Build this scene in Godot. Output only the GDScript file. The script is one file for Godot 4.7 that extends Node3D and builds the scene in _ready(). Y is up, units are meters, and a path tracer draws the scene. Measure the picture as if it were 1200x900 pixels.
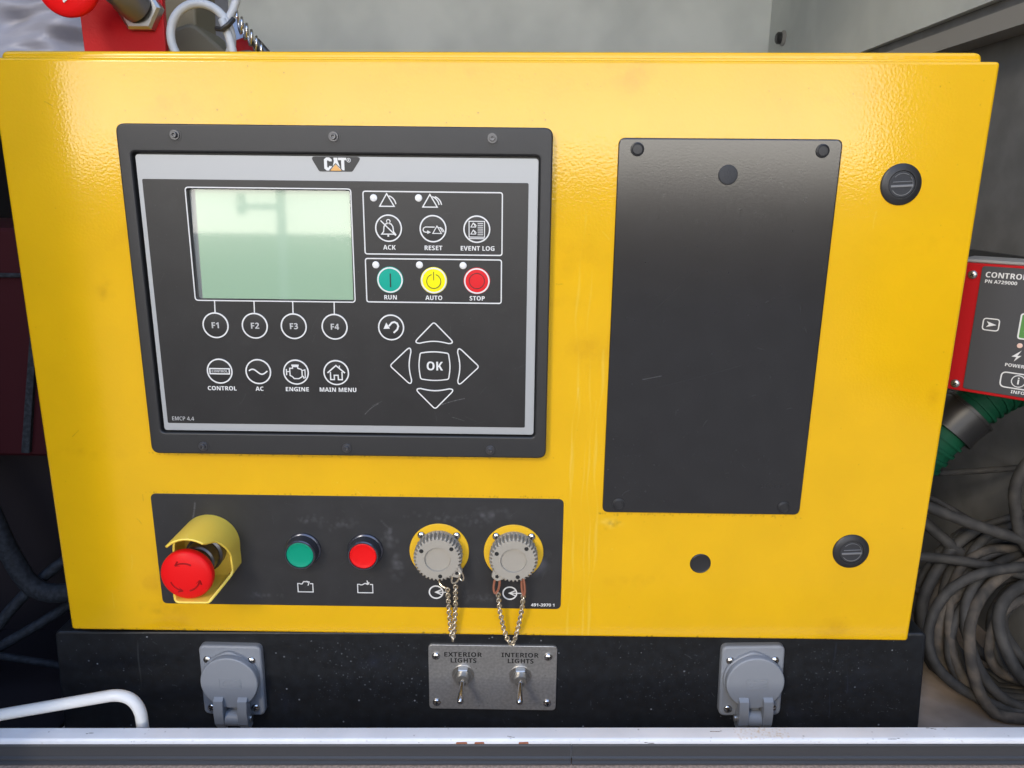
extends Node3D
# Millimetres of the panel front: u to the right, v up from the camera's height, z towards the viewer.
const EYE := 1.45
const TILT := 0.0192        # the trailer stands about one degree off the cabinet's level
var org := Vector3.ZERO     # origin (mm) of the thing being built
var taken := {}
var M := {}
var rng := RandomNumberGenerator.new()

# ---------------------------------------------------------------- geometry
class Geo:
	var t := PackedVector3Array()      # triangle soup in mm
	func tri(a: Vector3, b: Vector3, c: Vector3) -> void:
		t.append(a); t.append(b); t.append(c)
	func orient(from: int) -> void:     # wind what was added since «from» so that its faces look outwards
		var c := Vector3.ZERO
		for i in range(from, t.size()): c += t[i]
		if t.size() == from: return
		c /= float(t.size() - from)
		var vol := 0.0
		for i in range(from, t.size(), 3):
			vol += (t[i] - c).dot((t[i + 1] - c).cross(t[i + 2] - c))
		if vol > 0.0:                   # Godot: clockwise is the front
			for i in range(from, t.size(), 3):
				var k := t[i + 1]; t[i + 1] = t[i + 2]; t[i + 2] = k
	func cap(loop: PackedVector3Array) -> void:
		var n := Vector3.ZERO
		for i in loop.size():
			var a := loop[i]; var b := loop[(i + 1) % loop.size()]
			n += Vector3((a.y - b.y) * (a.z + b.z), (a.z - b.z) * (a.x + b.x), (a.x - b.x) * (a.y + b.y))
		n = n.abs()
		var p := PackedVector2Array()
		for q in loop:
			p.append(Vector2(q.x, q.y) if n.z >= n.x and n.z >= n.y else (Vector2(q.x, q.z) if n.y >= n.x else Vector2(q.y, q.z)))
		var idx := Geometry2D.triangulate_polygon(p)
		if idx.is_empty(): print('empty cap ', p[0])
		var area := 0.0
		for i in p.size(): area += p[i].cross(p[(i + 1) % p.size()])
		for i in range(0, idx.size(), 3):
			var cr := (p[idx[i + 1]] - p[idx[i]]).cross(p[idx[i + 2]] - p[idx[i]])
			if cr * area > 0: tri(loop[idx[i]], loop[idx[i + 1]], loop[idx[i + 2]])
			else: tri(loop[idx[i]], loop[idx[i + 2]], loop[idx[i + 1]])
	func loft(loops: Array, cap0 := false, cap1 := true, closed := true, fix := true) -> void:
		var s := t.size()
		for k in loops.size() - 1:
			var A: PackedVector3Array = loops[k]; var B: PackedVector3Array = loops[k + 1]
			var n := A.size()
			for i in (n if closed else n - 1):
				var j := (i + 1) % n
				tri(A[i], A[j], B[j]); tri(A[i], B[j], B[i])
		if cap0:
			var r: PackedVector3Array = loops[0].duplicate(); r.reverse(); cap(r)
		if cap1: cap(loops[-1])
		if fix: orient(s)
	func plate(o: PackedVector2Array, z0: float, z1: float, b := 0.5, back := false) -> void:
		var L := [Geo.at(o, z0)]
		if b <= 0.0: L.append(Geo.at(o, z1))
		else:
			for k in 4:
				var a := k * PI / 6
				L.append(Geo.at(Geo.inset(o, b * (1 - cos(a))), z1 - b + b * sin(a)))
		loft(L, back)
	func frame(o: PackedVector2Array, inn: PackedVector2Array, z0: float, z1: float, zi: float, b := 0.8) -> void:
		var L := [Geo.at(o, z0)]
		for k in 4:
			var a := k * PI / 6
			L.append(Geo.at(Geo.inset(o, b * (1 - cos(a))), z1 - b + b * sin(a)))
		for k in 4:
			var a := PI / 2 - k * PI / 6
			L.append(Geo.at(Geo.inset(inn, -b * (1 - cos(a))), z1 - b + b * sin(a)))
		L.append(Geo.at(inn, zi))
		var s := t.size()
		loft(L, false, false, true, false)
		if s < t.size():               # the flat front must look to +z
			var up := 0.0
			for i in range(s, t.size(), 3): up += (t[i + 1] - t[i]).cross(t[i + 2] - t[i]).z
			if up > 0.0:
				for i in range(s, t.size(), 3):
					var k := t[i + 1]; t[i + 1] = t[i + 2]; t[i + 2] = k
	func lathe(c: Vector3, prof: Array, n := 32, axis := Vector3(0, 0, 1), cap1 := true) -> void:
		var q := Quaternion(Vector3(0, 0, 1), axis.normalized()) if not axis.normalized().is_equal_approx(Vector3(0, 0, -1)) else Quaternion(Vector3(1, 0, 0), PI)
		var L := []
		for p in prof:
			var l := PackedVector3Array()
			for i in n:
				var a := TAU * i / n
				l.append(c + q * Vector3(cos(a) * maxf(p[0], 0.001), sin(a) * maxf(p[0], 0.001), p[1]))
			L.append(l)
		loft(L, false, cap1)
	func tube(path: Array, r: float, n := 10, closed := false, flat := 1.0, rough := 0.0) -> void:
		var L := []
		var m := path.size()
		var ref := Vector3(0.31, 0.2, 0.93)
		for i in m:
			var a: Vector3 = path[(i - 1 + m) % m] if closed or i > 0 else path[0]
			var b: Vector3 = path[(i + 1) % m] if closed or i < m - 1 else path[m - 1]
			var d := (b - a).normalized()
			var x := (ref - d * ref.dot(d)).normalized()
			ref = x
			var y := d.cross(x)
			var l := PackedVector3Array()
			var rr := r * (1.0 + rough * sin(i * 2.3) * cos(i * 0.9))
			for k in n:
				var t2 := TAU * k / n
				l.append(path[i] + x * cos(t2) * rr + y * sin(t2) * rr * flat)
			L.append(l)
		if closed: L.append(L[0])
		loft(L, not closed, not closed)
	func ribbon(p: PackedVector2Array, w: float, z0: float, h := 0.25, closed := false) -> void:
		var n := p.size()
		var A := PackedVector3Array(); var B := PackedVector3Array()
		for i in n:
			var a := p[(i - 1 + n) % n] if closed or i > 0 else p[0] * 2 - p[1]
			var b := p[(i + 1) % n] if closed or i < n - 1 else p[n - 1] * 2 - p[n - 2]
			var d0 := (p[i] - a).normalized(); var d1 := (b - p[i]).normalized()
			var nn := Vector2(-d0.y - d1.y, d0.x + d1.x)
			nn = nn.normalized() if nn.length() > 0.01 else Vector2(-d0.y, d0.x)
			var k := w / 2 / maxf(0.45, nn.dot(Vector2(-d0.y, d0.x)))
			A.append(Vector3(p[i].x + nn.x * k, p[i].y + nn.y * k, z0)); B.append(Vector3(p[i].x - nn.x * k, p[i].y - nn.y * k, z0))
		var up := Vector3(0, 0, h)
		for i in (n if closed else n - 1):
			var j := (i + 1) % n
			var s := t.size()
			tri(A[i] + up, B[j] + up, A[j] + up); tri(A[i] + up, B[i] + up, B[j] + up)
			tri(A[i], A[i] + up, A[j] + up); tri(A[i], A[j] + up, A[j])
			tri(B[i], B[j] + up, B[i] + up); tri(B[i], B[j], B[j] + up)
			if (t[s + 1] - t[s]).cross(t[s + 2] - t[s]).z > 0:
				for e in range(s, t.size(), 3):
					var q := t[e + 1]; t[e + 1] = t[e + 2]; t[e + 2] = q
	func box(a: Vector3, b: Vector3, bev := 0.6) -> void:
		var o := PackedVector2Array([Vector2(a.x, a.y), Vector2(b.x, a.y), Vector2(b.x, b.y), Vector2(a.x, b.y)])
		var L := [Geo.at(Geo.inset(o, bev), a.z), Geo.at(o, a.z + bev), Geo.at(o, b.z - bev), Geo.at(Geo.inset(o, bev), b.z)]
		loft(L, true, true)
	static func at(o: PackedVector2Array, z: float) -> PackedVector3Array:
		var r := PackedVector3Array()
		for p in o: r.append(Vector3(p.x, p.y, z))
		return r
	static func inset(o: PackedVector2Array, d: float) -> PackedVector2Array:
		var r := PackedVector2Array(); var n := o.size()
		var area := 0.0
		for i in n: area += o[i].cross(o[(i + 1) % n])
		var sg := 1.0 if area > 0 else -1.0
		for i in n:
			var d0 := (o[i] - o[(i - 1 + n) % n]).normalized(); var d1 := (o[(i + 1) % n] - o[i]).normalized()
			var nn := Vector2(-d0.y - d1.y, d0.x + d1.x) * sg
			nn = nn.normalized() if nn.length() > 0.01 else Vector2(-d0.y, d0.x) * sg
			r.append(o[i] + nn * d / maxf(0.4, nn.dot(Vector2(-d0.y, d0.x) * sg)))
		return r
	static func rr(x0: float, y0: float, x1: float, y1: float, r: float, n := 6) -> PackedVector2Array:
		return Geo.rq([Vector2(x0, y0), Vector2(x1, y0), Vector2(x1, y1), Vector2(x0, y1)], r, n)
	static func rq(q: Array, r: float, n := 6) -> PackedVector2Array:   # any polygon with rounded corners
		var o := PackedVector2Array(); var m := q.size()
		for i in m:
			var p: Vector2 = q[i]; var a: Vector2 = (q[(i - 1 + m) % m] - p).normalized(); var b: Vector2 = (q[(i + 1) % m] - p).normalized()
			var half := acos(clampf(a.dot(b), -1, 1)) / 2
			var l := minf(r / tan(half), 0.48 * minf(p.distance_to(q[(i - 1 + m) % m]), p.distance_to(q[(i + 1) % m])))
			var s := p + a * l; var e := p + b * l
			for k in n + 1:
				var f := float(k) / n
				o.append((s.lerp(p, f)).lerp(p.lerp(e, f), f))
		return o
	static func circ(c: Vector2, r: float, n := 32, a0 := 0.0, a1 := TAU) -> PackedVector2Array:
		var o := PackedVector2Array()
		var full := absf(a1 - a0) > TAU - 0.001
		for i in (n if full else n + 1): o.append(c + Vector2.from_angle(a0 + (a1 - a0) * i / n) * r)
		return o
	static func spline(p: Array, n := 6) -> Array:
		var o := []
		for i in p.size() - 1:
			var a: Vector3 = p[maxi(i - 1, 0)]; var b: Vector3 = p[i]; var c: Vector3 = p[i + 1]; var d: Vector3 = p[mini(i + 2, p.size() - 1)]
			for k in n: o.append(b.cubic_interpolate(c, a, d, float(k) / n))
		o.append(p[-1])
		return o

func emit(g: Geo, called: String, mat: Material, parent: Node = self, crease := 38.0, fold := 1e9) -> MeshInstance3D:
	var n := g.t.size()
	var fn := PackedVector3Array(); fn.resize(n / 3)
	var at := {}
	for i in range(0, n, 3):
		var f := (g.t[i + 2] - g.t[i]).cross(g.t[i + 1] - g.t[i])
		fn[i / 3] = f
		for k in 3:
			var key := Vector3i((g.t[i + k] * 200.0).round())
			if not at.has(key): at[key] = PackedInt32Array()
			at[key].append(i / 3)
	var lim := cos(deg_to_rad(crease))
	var V := PackedVector3Array(); var N := PackedVector3Array(); var U := PackedVector2Array()
	V.resize(n); N.resize(n); U.resize(n)
	for i in n:
		var me := fn[i / 3]; var mn := me.normalized(); var s := Vector3.ZERO
		for f in at[Vector3i((g.t[i] * 200.0).round())]:
			if fn[f].normalized().dot(mn) >= lim: s += fn[f]
		V[i] = (g.t[i] - org) * 0.001
		N[i] = s.normalized() if s.length() > 1e-9 else mn
		U[i] = Vector2(V[i].x, -V[i].y if fold > 1e8 else -V[i].y - (fold - g.t[i].z) * 0.001)
	var arr := []; arr.resize(Mesh.ARRAY_MAX)
	arr[Mesh.ARRAY_VERTEX] = V; arr[Mesh.ARRAY_NORMAL] = N; arr[Mesh.ARRAY_TEX_UV] = U
	var am := ArrayMesh.new(); am.add_surface_from_arrays(Mesh.PRIMITIVE_TRIANGLES, arr)
	var o := MeshInstance3D.new(); o.mesh = am; o.material_override = mat
	named(o, called, parent)
	return o
func named(o: Node3D, called: String, parent: Node) -> void:
	var key := str(parent.get_instance_id()) + called
	taken[key] = taken.get(key, 0) + 1
	o.name = called if taken[key] == 1 else "%s_%03d" % [called, taken[key] - 1]
	parent.add_child(o, true)
func W(p: Vector3) -> Vector3: return Vector3(p.x * 0.001, EYE + p.y * 0.001, p.z * 0.001)
func tag(o: Node, label: String, category: String, group := "", kind := "") -> void:
	o.set_meta("label", label); o.set_meta("category", category)
	if group: o.set_meta("group", group)
	if kind: o.set_meta("kind", kind)
func thing(called: String, label: String, category: String, at: Vector3, group := "", kind := "") -> Node3D:
	var o := Node3D.new(); o.position = W(at); org = at
	named(o, called, self); tag(o, label, category, group, kind)
	return o
func again(o: Node3D, at: Vector3, label: String, group := "") -> Node3D:   # a copy of a thing with its parts
	var c: Node3D = o.duplicate(); c.position = W(at)
	var base := String(o.name).rstrip("0123456789").trim_suffix("_")
	named(c, base, self); c.set_meta("label", label)
	if group: c.set_meta("group", group)
	return c
func txt(parent: Node, s: String, u: float, v: float, z: float, cap_mm: float, mat: Material, wide := 1.0, called := "lettering", bold := true, spacing := 0.0) -> MeshInstance3D:
	var tm := TextMesh.new(); var f := SystemFont.new()
	f.font_names = PackedStringArray(["Droid Sans"]); f.font_weight = 700 if bold else 400
	var font: Font = f
	if spacing != 0.0:
		var fv := FontVariation.new(); fv.base_font = f; fv.spacing_glyph = int(spacing); font = fv
	tm.font = font; tm.font_size = 64; tm.pixel_size = 0.001; tm.depth = 0.0003; tm.curve_step = 1.0; tm.text = s
	var o := MeshInstance3D.new(); o.mesh = tm; o.material_override = mat
	o.position = (Vector3(u, v, z) - org) * 0.001; var k := cap_mm / (64 * 0.714); o.scale = Vector3(k * wide, k, 1)
	named(o, called, parent)
	return o
func stroke(g: Geo, pts: Array, c: Vector2, w: float, z: float, closed := false, k := 1.0) -> void:
	var p := PackedVector2Array()
	for q in pts: p.append(c + Vector2(q[0], q[1]) * k)
	g.ribbon(p, w, z, 0.25, closed)
func arc(x: float, y: float, r: float, a0: float, a1: float, n := 12) -> Array:
	var o := []
	for i in n + 1:
		var a := deg_to_rad(lerpf(a0, a1, float(i) / n)); o.append([x + cos(a) * r, y + sin(a) * r])
	return o

# ---------------------------------------------------------------- materials
func lin(r: float, g: float, b: float) -> Color: return Color(r, g, b).linear_to_srgb()
func mat(c: Color, rough := 0.5, metal := 0.0, spec := 0.5) -> StandardMaterial3D:
	var m := StandardMaterial3D.new(); m.albedo_color = c; m.roughness = rough; m.metallic = metal; m.metallic_specular = spec
	m.cull_mode = BaseMaterial3D.CULL_DISABLED
	return m
func noise(freq: float, sd: int, oct := 3, type := FastNoiseLite.TYPE_SIMPLEX) -> FastNoiseLite:
	var n := FastNoiseLite.new(); n.seed = sd; n.frequency = freq; n.noise_type = type; n.fractal_octaves = oct
	return n
func ntex(freq: float, sd: int, size := 256, normal := false, bump := 2.0, oct := 3) -> NoiseTexture2D:
	var t := NoiseTexture2D.new(); t.noise = noise(freq, sd, oct); t.width = size; t.height = size; t.seamless = true
	t.as_normal_map = normal; t.bump_strength = bump
	return t
func grain(m: StandardMaterial3D, per_m: float, freq: float, sd: int, strength: float, bump := 2.0, oct := 3) -> void:
	m.normal_enabled = true; m.normal_texture = ntex(freq, sd, 256, true, bump, oct); m.normal_scale = strength
	m.uv1_triplanar = true; m.uv1_scale = Vector3.ONE * per_m
func mottle(m: StandardMaterial3D, a: Color, b: Color, per_m: float, freq: float, sd: int, oct := 4) -> void:
	var t := ntex(freq, sd, 256, false, 1, oct); var gr := Gradient.new()
	gr.offsets = PackedFloat32Array([0.2, 0.8]); gr.colors = PackedColorArray([a, b]); t.color_ramp = gr
	m.albedo_texture = t; m.albedo_color = Color.WHITE; m.uv1_triplanar = true; m.uv1_scale = Vector3.ONE * per_m
class Paint:     # a picture of marks and stains on w x h mm, k pixels per mm
	var im: Image; var x0: float; var y1: float; var w: float; var h: float; var k: float
	var rng := RandomNumberGenerator.new()
	func _init(a: float, b: float, ww: float, hh: float, kk: float, base: Color, sd: int, vary := 0.03, freq := 0.012) -> void:
		x0 = a; y1 = b; w = ww; h = hh; k = kk; rng.seed = sd
		im = Image.create(int(w * k), int(h * k), false, Image.FORMAT_RGB8)
		var n := FastNoiseLite.new(); n.seed = sd; n.frequency = freq; n.fractal_octaves = 4
		for y in im.get_height():
			for x in im.get_width():
				var f := 1.0 + vary * 2.0 * n.get_noise_2d(x, y)
				im.set_pixel(x, y, Color(base.r * f, base.g * f, base.b * f))
	func dot(x: float, y: float, r: float, c: Color, a: float) -> void:      # mm
		var px := (x - x0) * k; var py := (y1 - y) * k; var pr := maxf(r * k, 0.6)
		for j in range(int(py - pr) - 1, int(py + pr) + 2):
			for i in range(int(px - pr) - 1, int(px + pr) + 2):
				if i < 0 or j < 0 or i >= im.get_width() or j >= im.get_height(): continue
				var d := Vector2(i + 0.5 - px, j + 0.5 - py).length() / pr
				if d < 1.0: im.set_pixel(i, j, im.get_pixel(i, j).lerp(c, a * (1.0 - d * d)))
	func specks(n: int, r0: float, r1: float, c: Color, a: float, q := Rect2()) -> void:
		for i in n:
			var x := rng.randf_range(x0, x0 + w) if q.size.x == 0 else rng.randf_range(q.position.x, q.end.x)
			var y := rng.randf_range(y1 - h, y1) if q.size.x == 0 else rng.randf_range(q.position.y, q.end.y)
			dot(x, y, lerpf(r0, r1, pow(rng.randf(), 2.0)), c, a * rng.randf_range(0.3, 1.0))
	func scratch(x: float, y: float, xx: float, yy: float, r: float, c: Color, a: float) -> void:
		var n := int(Vector2(xx - x, yy - y).length() / maxf(r * 0.6, 0.25)) + 2
		var bend := rng.randf_range(-0.06, 0.06) * Vector2(xx - x, yy - y).length()
		var nrm := Vector2(y - yy, xx - x).normalized()
		for i in n:
			var f := float(i) / (n - 1)
			var q := nrm * bend * sin(f * PI)
			dot(lerpf(x, xx, f) + q.x, lerpf(y, yy, f) + q.y, r * rng.randf_range(0.7, 1.2), c, a * rng.randf_range(0.3, 1.0))
	func scratches(n: int, l0: float, l1: float, r: float, c: Color, a: float, dir := -1.0) -> void:
		for i in n:
			var x := rng.randf_range(x0, x0 + w); var y := rng.randf_range(y1 - h, y1)
			var d := Vector2.from_angle(rng.randf_range(0, TAU) if dir < 0 else dir + rng.randf_range(-0.25, 0.25)) * rng.randf_range(l0, l1)
			scratch(x, y, x + d.x, y + d.y, r, c, a)
	func smudge(x: float, y: float, rx: float, ry: float, c: Color, a: float) -> void:
		for i in 26: dot(x + rng.randfn() * rx * 0.5, y + rng.randfn() * ry * 0.5, minf(rx, ry) * rng.randf_range(0.3, 0.8), c, a * 0.2)
	func drip(x: float, ya: float, yb: float, r: float, c: Color, a: float) -> void:
		var y := ya; var xx := x; var ph := rng.randf() * 9.0
		while y > yb:
			xx = x + sin(y * 0.045 + ph) * 2.0 + sin(y * 0.13 + ph * 2) * 0.7
			dot(xx, y, r * (1.0 + 0.5 * sin(y * 0.09 + ph)), c, a); y -= r * 0.6
	func material(origin: Vector3, rough: float, spec := 0.5, metal := 0.0) -> StandardMaterial3D:
		var m := StandardMaterial3D.new(); m.albedo_texture = ImageTexture.create_from_image(im)
		m.roughness = rough; m.metallic_specular = spec; m.metallic = metal; m.cull_mode = BaseMaterial3D.CULL_DISABLED
		m.uv1_scale = Vector3(1000.0 / w, 1000.0 / h, 1); m.uv1_offset = Vector3((origin.x - x0) / w, (y1 - origin.y) / h, 0)
		return m
	func relief(m: StandardMaterial3D, n: FastNoiseLite, strength: float, amp: float) -> void:   # a normal map laid on the same UVs
		var hm := Image.create(im.get_width(), im.get_height(), false, Image.FORMAT_RGB8)
		for y in hm.get_height():
			for x in hm.get_width():
				var g := clampf(0.5 + amp * n.get_noise_2d(x, y), 0, 1); hm.set_pixel(x, y, Color(g, g, g))
		hm.bump_map_to_normal_map(strength)
		m.normal_enabled = true; m.normal_texture = ImageTexture.create_from_image(hm)

func _ready() -> void:
	rng.seed = 7
	# ------------------------------------------------ camera, sky, sun, exposure
	var cam := Camera3D.new(); cam.name = "camera"
	cam.transform = Transform3D(Basis(Vector3(0.9998973, 0.01085175, -0.00936096), Vector3(-0.01284653, 0.96821054, -0.24980656), Vector3(0.00635254, 0.24990116, 0.96825051)), Vector3(0, EYE, 0.571))
	cam.fov = 53.13; cam.near = 0.02; cam.far = 400.0
	add_child(cam); cam.current = true
	var env := Environment.new(); env.background_mode = Environment.BG_SKY
	var sky := Sky.new(); var sm := ProceduralSkyMaterial.new()
	sm.sky_top_color = lin(0.09, 0.125, 0.20); sm.sky_horizon_color = lin(1.0, 0.93, 0.80); sm.sky_curve = 0.10; sm.sky_energy_multiplier = 3.0
	sm.ground_bottom_color = lin(0.2, 0.16, 0.12); sm.ground_horizon_color = lin(0.25, 0.21, 0.17); sm.ground_energy_multiplier = 1.0
	sky.sky_material = sm; env.sky = sky
	env.tonemap_mode = Environment.TONE_MAPPER_LINEAR; env.tonemap_exposure = 0.88
	env.sdfgi_enabled = true; env.ssao_enabled = true; env.ssil_enabled = true
	var we := WorldEnvironment.new(); we.name = "environment"; we.environment = env; add_child(we)
	var sun := DirectionalLight3D.new(); sun.name = "sun"; sun.light_energy = 0.5; sun.light_color = Color(1.0, 0.95, 0.87)
	sun.light_angular_distance = 12.0; sun.shadow_enabled = true
	add_child(sun); sun.look_at_from_position(Vector3.ZERO, Vector3(0.5, -0.6, -0.866), Vector3.UP)
	make_materials()
	build_setting()
	build_cabinet()
	build_controller()
	build_cover()
	build_switches()
	build_connectors()
	build_base()
	build_left()
	build_right()

func make_materials() -> void:
	M.yellow = mat(lin(0.77, 0.437, 0.005), 0.22)
	M.bezel = mat(lin(0.022, 0.022, 0.0225), 0.42); grain(M.bezel, 60, 0.06, 3, 0.25)
	M.black = mat(lin(0.02, 0.02, 0.021), 0.4)
	M.rubber = mat(lin(0.03, 0.031, 0.034), 0.6); grain(M.rubber, 30, 0.05, 5, 0.3)
	M.silver = mat(lin(0.40, 0.41, 0.41), 0.38, 0.15)
	M.print = mat(lin(0.72, 0.72, 0.70), 0.5)
	M.dim_print = mat(lin(0.5, 0.5, 0.49), 0.55)
	M.ink = mat(lin(0.012, 0.012, 0.012), 0.5)
	M.amber = mat(lin(0.75, 0.4, 0.12), 0.5)
	M.led = mat(lin(0.78, 0.78, 0.76), 0.3)
	M.green = mat(lin(0.003, 0.29, 0.17), 0.45, 0.0, 0.3)
	M.green_key = mat(lin(0.01, 0.36, 0.26), 0.45, 0.0, 0.3)
	M.yellow_key = mat(lin(0.88, 0.80, 0.005), 0.45, 0.0, 0.3)
	M.red_key = mat(lin(0.72, 0.02, 0.025), 0.45, 0.0, 0.3)
	M.red = mat(lin(0.78, 0.008, 0.009), 0.4, 0.0, 0.3)
	M.red_dark = mat(lin(0.32, 0.006, 0.006), 0.5, 0.0, 0.3)
	M.red_paint = mat(lin(0.46, 0.010, 0.013), 0.4, 0.0, 0.3); grain(M.red_paint, 25, 0.04, 9, 0.2)
	M.shroud = mat(lin(0.90, 0.65, 0.08), 0.36, 0.0, 0.65)
	M.flange = mat(lin(0.78, 0.46, 0.015), 0.4)
	M.cap = mat(lin(0.36, 0.33, 0.275), 0.55, 0.05); grain(M.cap, 90, 0.08, 11, 0.25)
	M.chrome = mat(lin(0.62, 0.61, 0.6), 0.18, 1.0)
	M.steel = mat(lin(0.45, 0.44, 0.42), 0.3, 0.9)
	M.dark_metal = mat(lin(0.10, 0.10, 0.105), 0.3, 0.7)
	M.stem = mat(lin(0.2, 0.19, 0.185), 0.35, 0.7)
	M.slot = mat(lin(0.22, 0.22, 0.22), 0.5, 0.4)
	M.barrel = mat(lin(0.10, 0.105, 0.125), 0.22, 0.75)
	M.brass = mat(lin(0.66, 0.58, 0.44), 0.25, 0.8)
	M.copper = mat(lin(0.30, 0.11, 0.06), 0.5)
	M.gray_plastic = mat(lin(0.25, 0.265, 0.29), 0.45); grain(M.gray_plastic, 50, 0.08, 13, 0.12)
	M.white_paint = mat(lin(0.74, 0.74, 0.72), 0.3)
	M.gray_wall = mat(lin(0.36, 0.38, 0.38), 0.5); mottle(M.gray_wall, lin(0.55, 0.58, 0.56), lin(0.68, 0.71, 0.68), 1.2, 0.012, 15)
	M.dark_wall = mat(lin(0.2, 0.2, 0.2), 0.6); mottle(M.dark_wall, lin(0.14, 0.14, 0.14), lin(0.175, 0.175, 0.175), 4, 0.015, 17)
	M.rail = mat(lin(0.30, 0.29, 0.27), 0.6)
	M.left_wall = mat(lin(0.011, 0.009, 0.012), 0.75, 0.0, 0.3)  # shade of the left interior is put into this near-black colour
	M.added_yard_wall = mat(lin(0.24, 0.19, 0.15), 0.9)
	M.pale_steel = mat(lin(0.62, 0.63, 0.64), 0.6)
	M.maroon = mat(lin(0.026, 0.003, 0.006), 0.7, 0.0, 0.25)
	M.cable = mat(lin(0.06, 0.06, 0.062), 0.75); mottle(M.cable, lin(0.02, 0.0195, 0.019), lin(0.06, 0.056, 0.051), 7, 0.02, 19); M.dusty_cable = mat(lin(0.12, 0.1, 0.08), 0.85); mottle(M.dusty_cable, lin(0.03, 0.028, 0.026), lin(0.11, 0.09, 0.07), 8, 0.02, 20)
	M.blue_cable = mat(lin(0.02, 0.025, 0.033), 0.7, 0.0, 0.3); mottle(M.blue_cable, lin(0.008, 0.010, 0.014), lin(0.022, 0.028, 0.038), 20, 0.03, 21)
	M.white_cable = mat(lin(0.5, 0.52, 0.54), 0.4)
	M.green_hose = mat(lin(0.005, 0.075, 0.036), 0.6, 0.0, 0.3)
	M.floor = mat(lin(0.2, 0.16, 0.13), 0.8); mottle(M.floor, lin(0.22, 0.175, 0.14), lin(0.38, 0.30, 0.24), 3, 0.012, 23, 5)
	M.dust = mat(lin(0.4, 0.3, 0.24), 0.9); mottle(M.dust, lin(0.33, 0.25, 0.20), lin(0.5, 0.37, 0.29), 18, 0.06, 25, 5); M.dust.normal_enabled = true; M.dust.normal_texture = ntex(0.2, 26, 256, true, 4.0); M.dust.normal_scale = 0.8
	M.ground = mat(lin(0.05, 0.047, 0.043), 0.95); mottle(M.ground, lin(0.20, 0.155, 0.115), lin(0.28, 0.22, 0.165), 1.2, 0.03, 27, 5)
	M.tarp = mat(lin(0.30, 0.30, 0.345), 0.45)
	M.olive = mat(lin(0.16, 0.14, 0.09), 0.6)
	M.gasket = mat(lin(0.045, 0.047, 0.052), 0.55)

func slab(called: String, a: Vector3, b: Vector3, m: Material, label: String, cat: String, kind := "structure") -> MeshInstance3D:
	org = Vector3((a.x + b.x) / 2, minf(a.y, b.y), (a.z + b.z) / 2)
	var g := Geo.new(); g.box(a, b, 1.0)
	var o := emit(g, called, m); o.position = W(org); tag(o, label, cat, "", kind)
	return o

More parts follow.
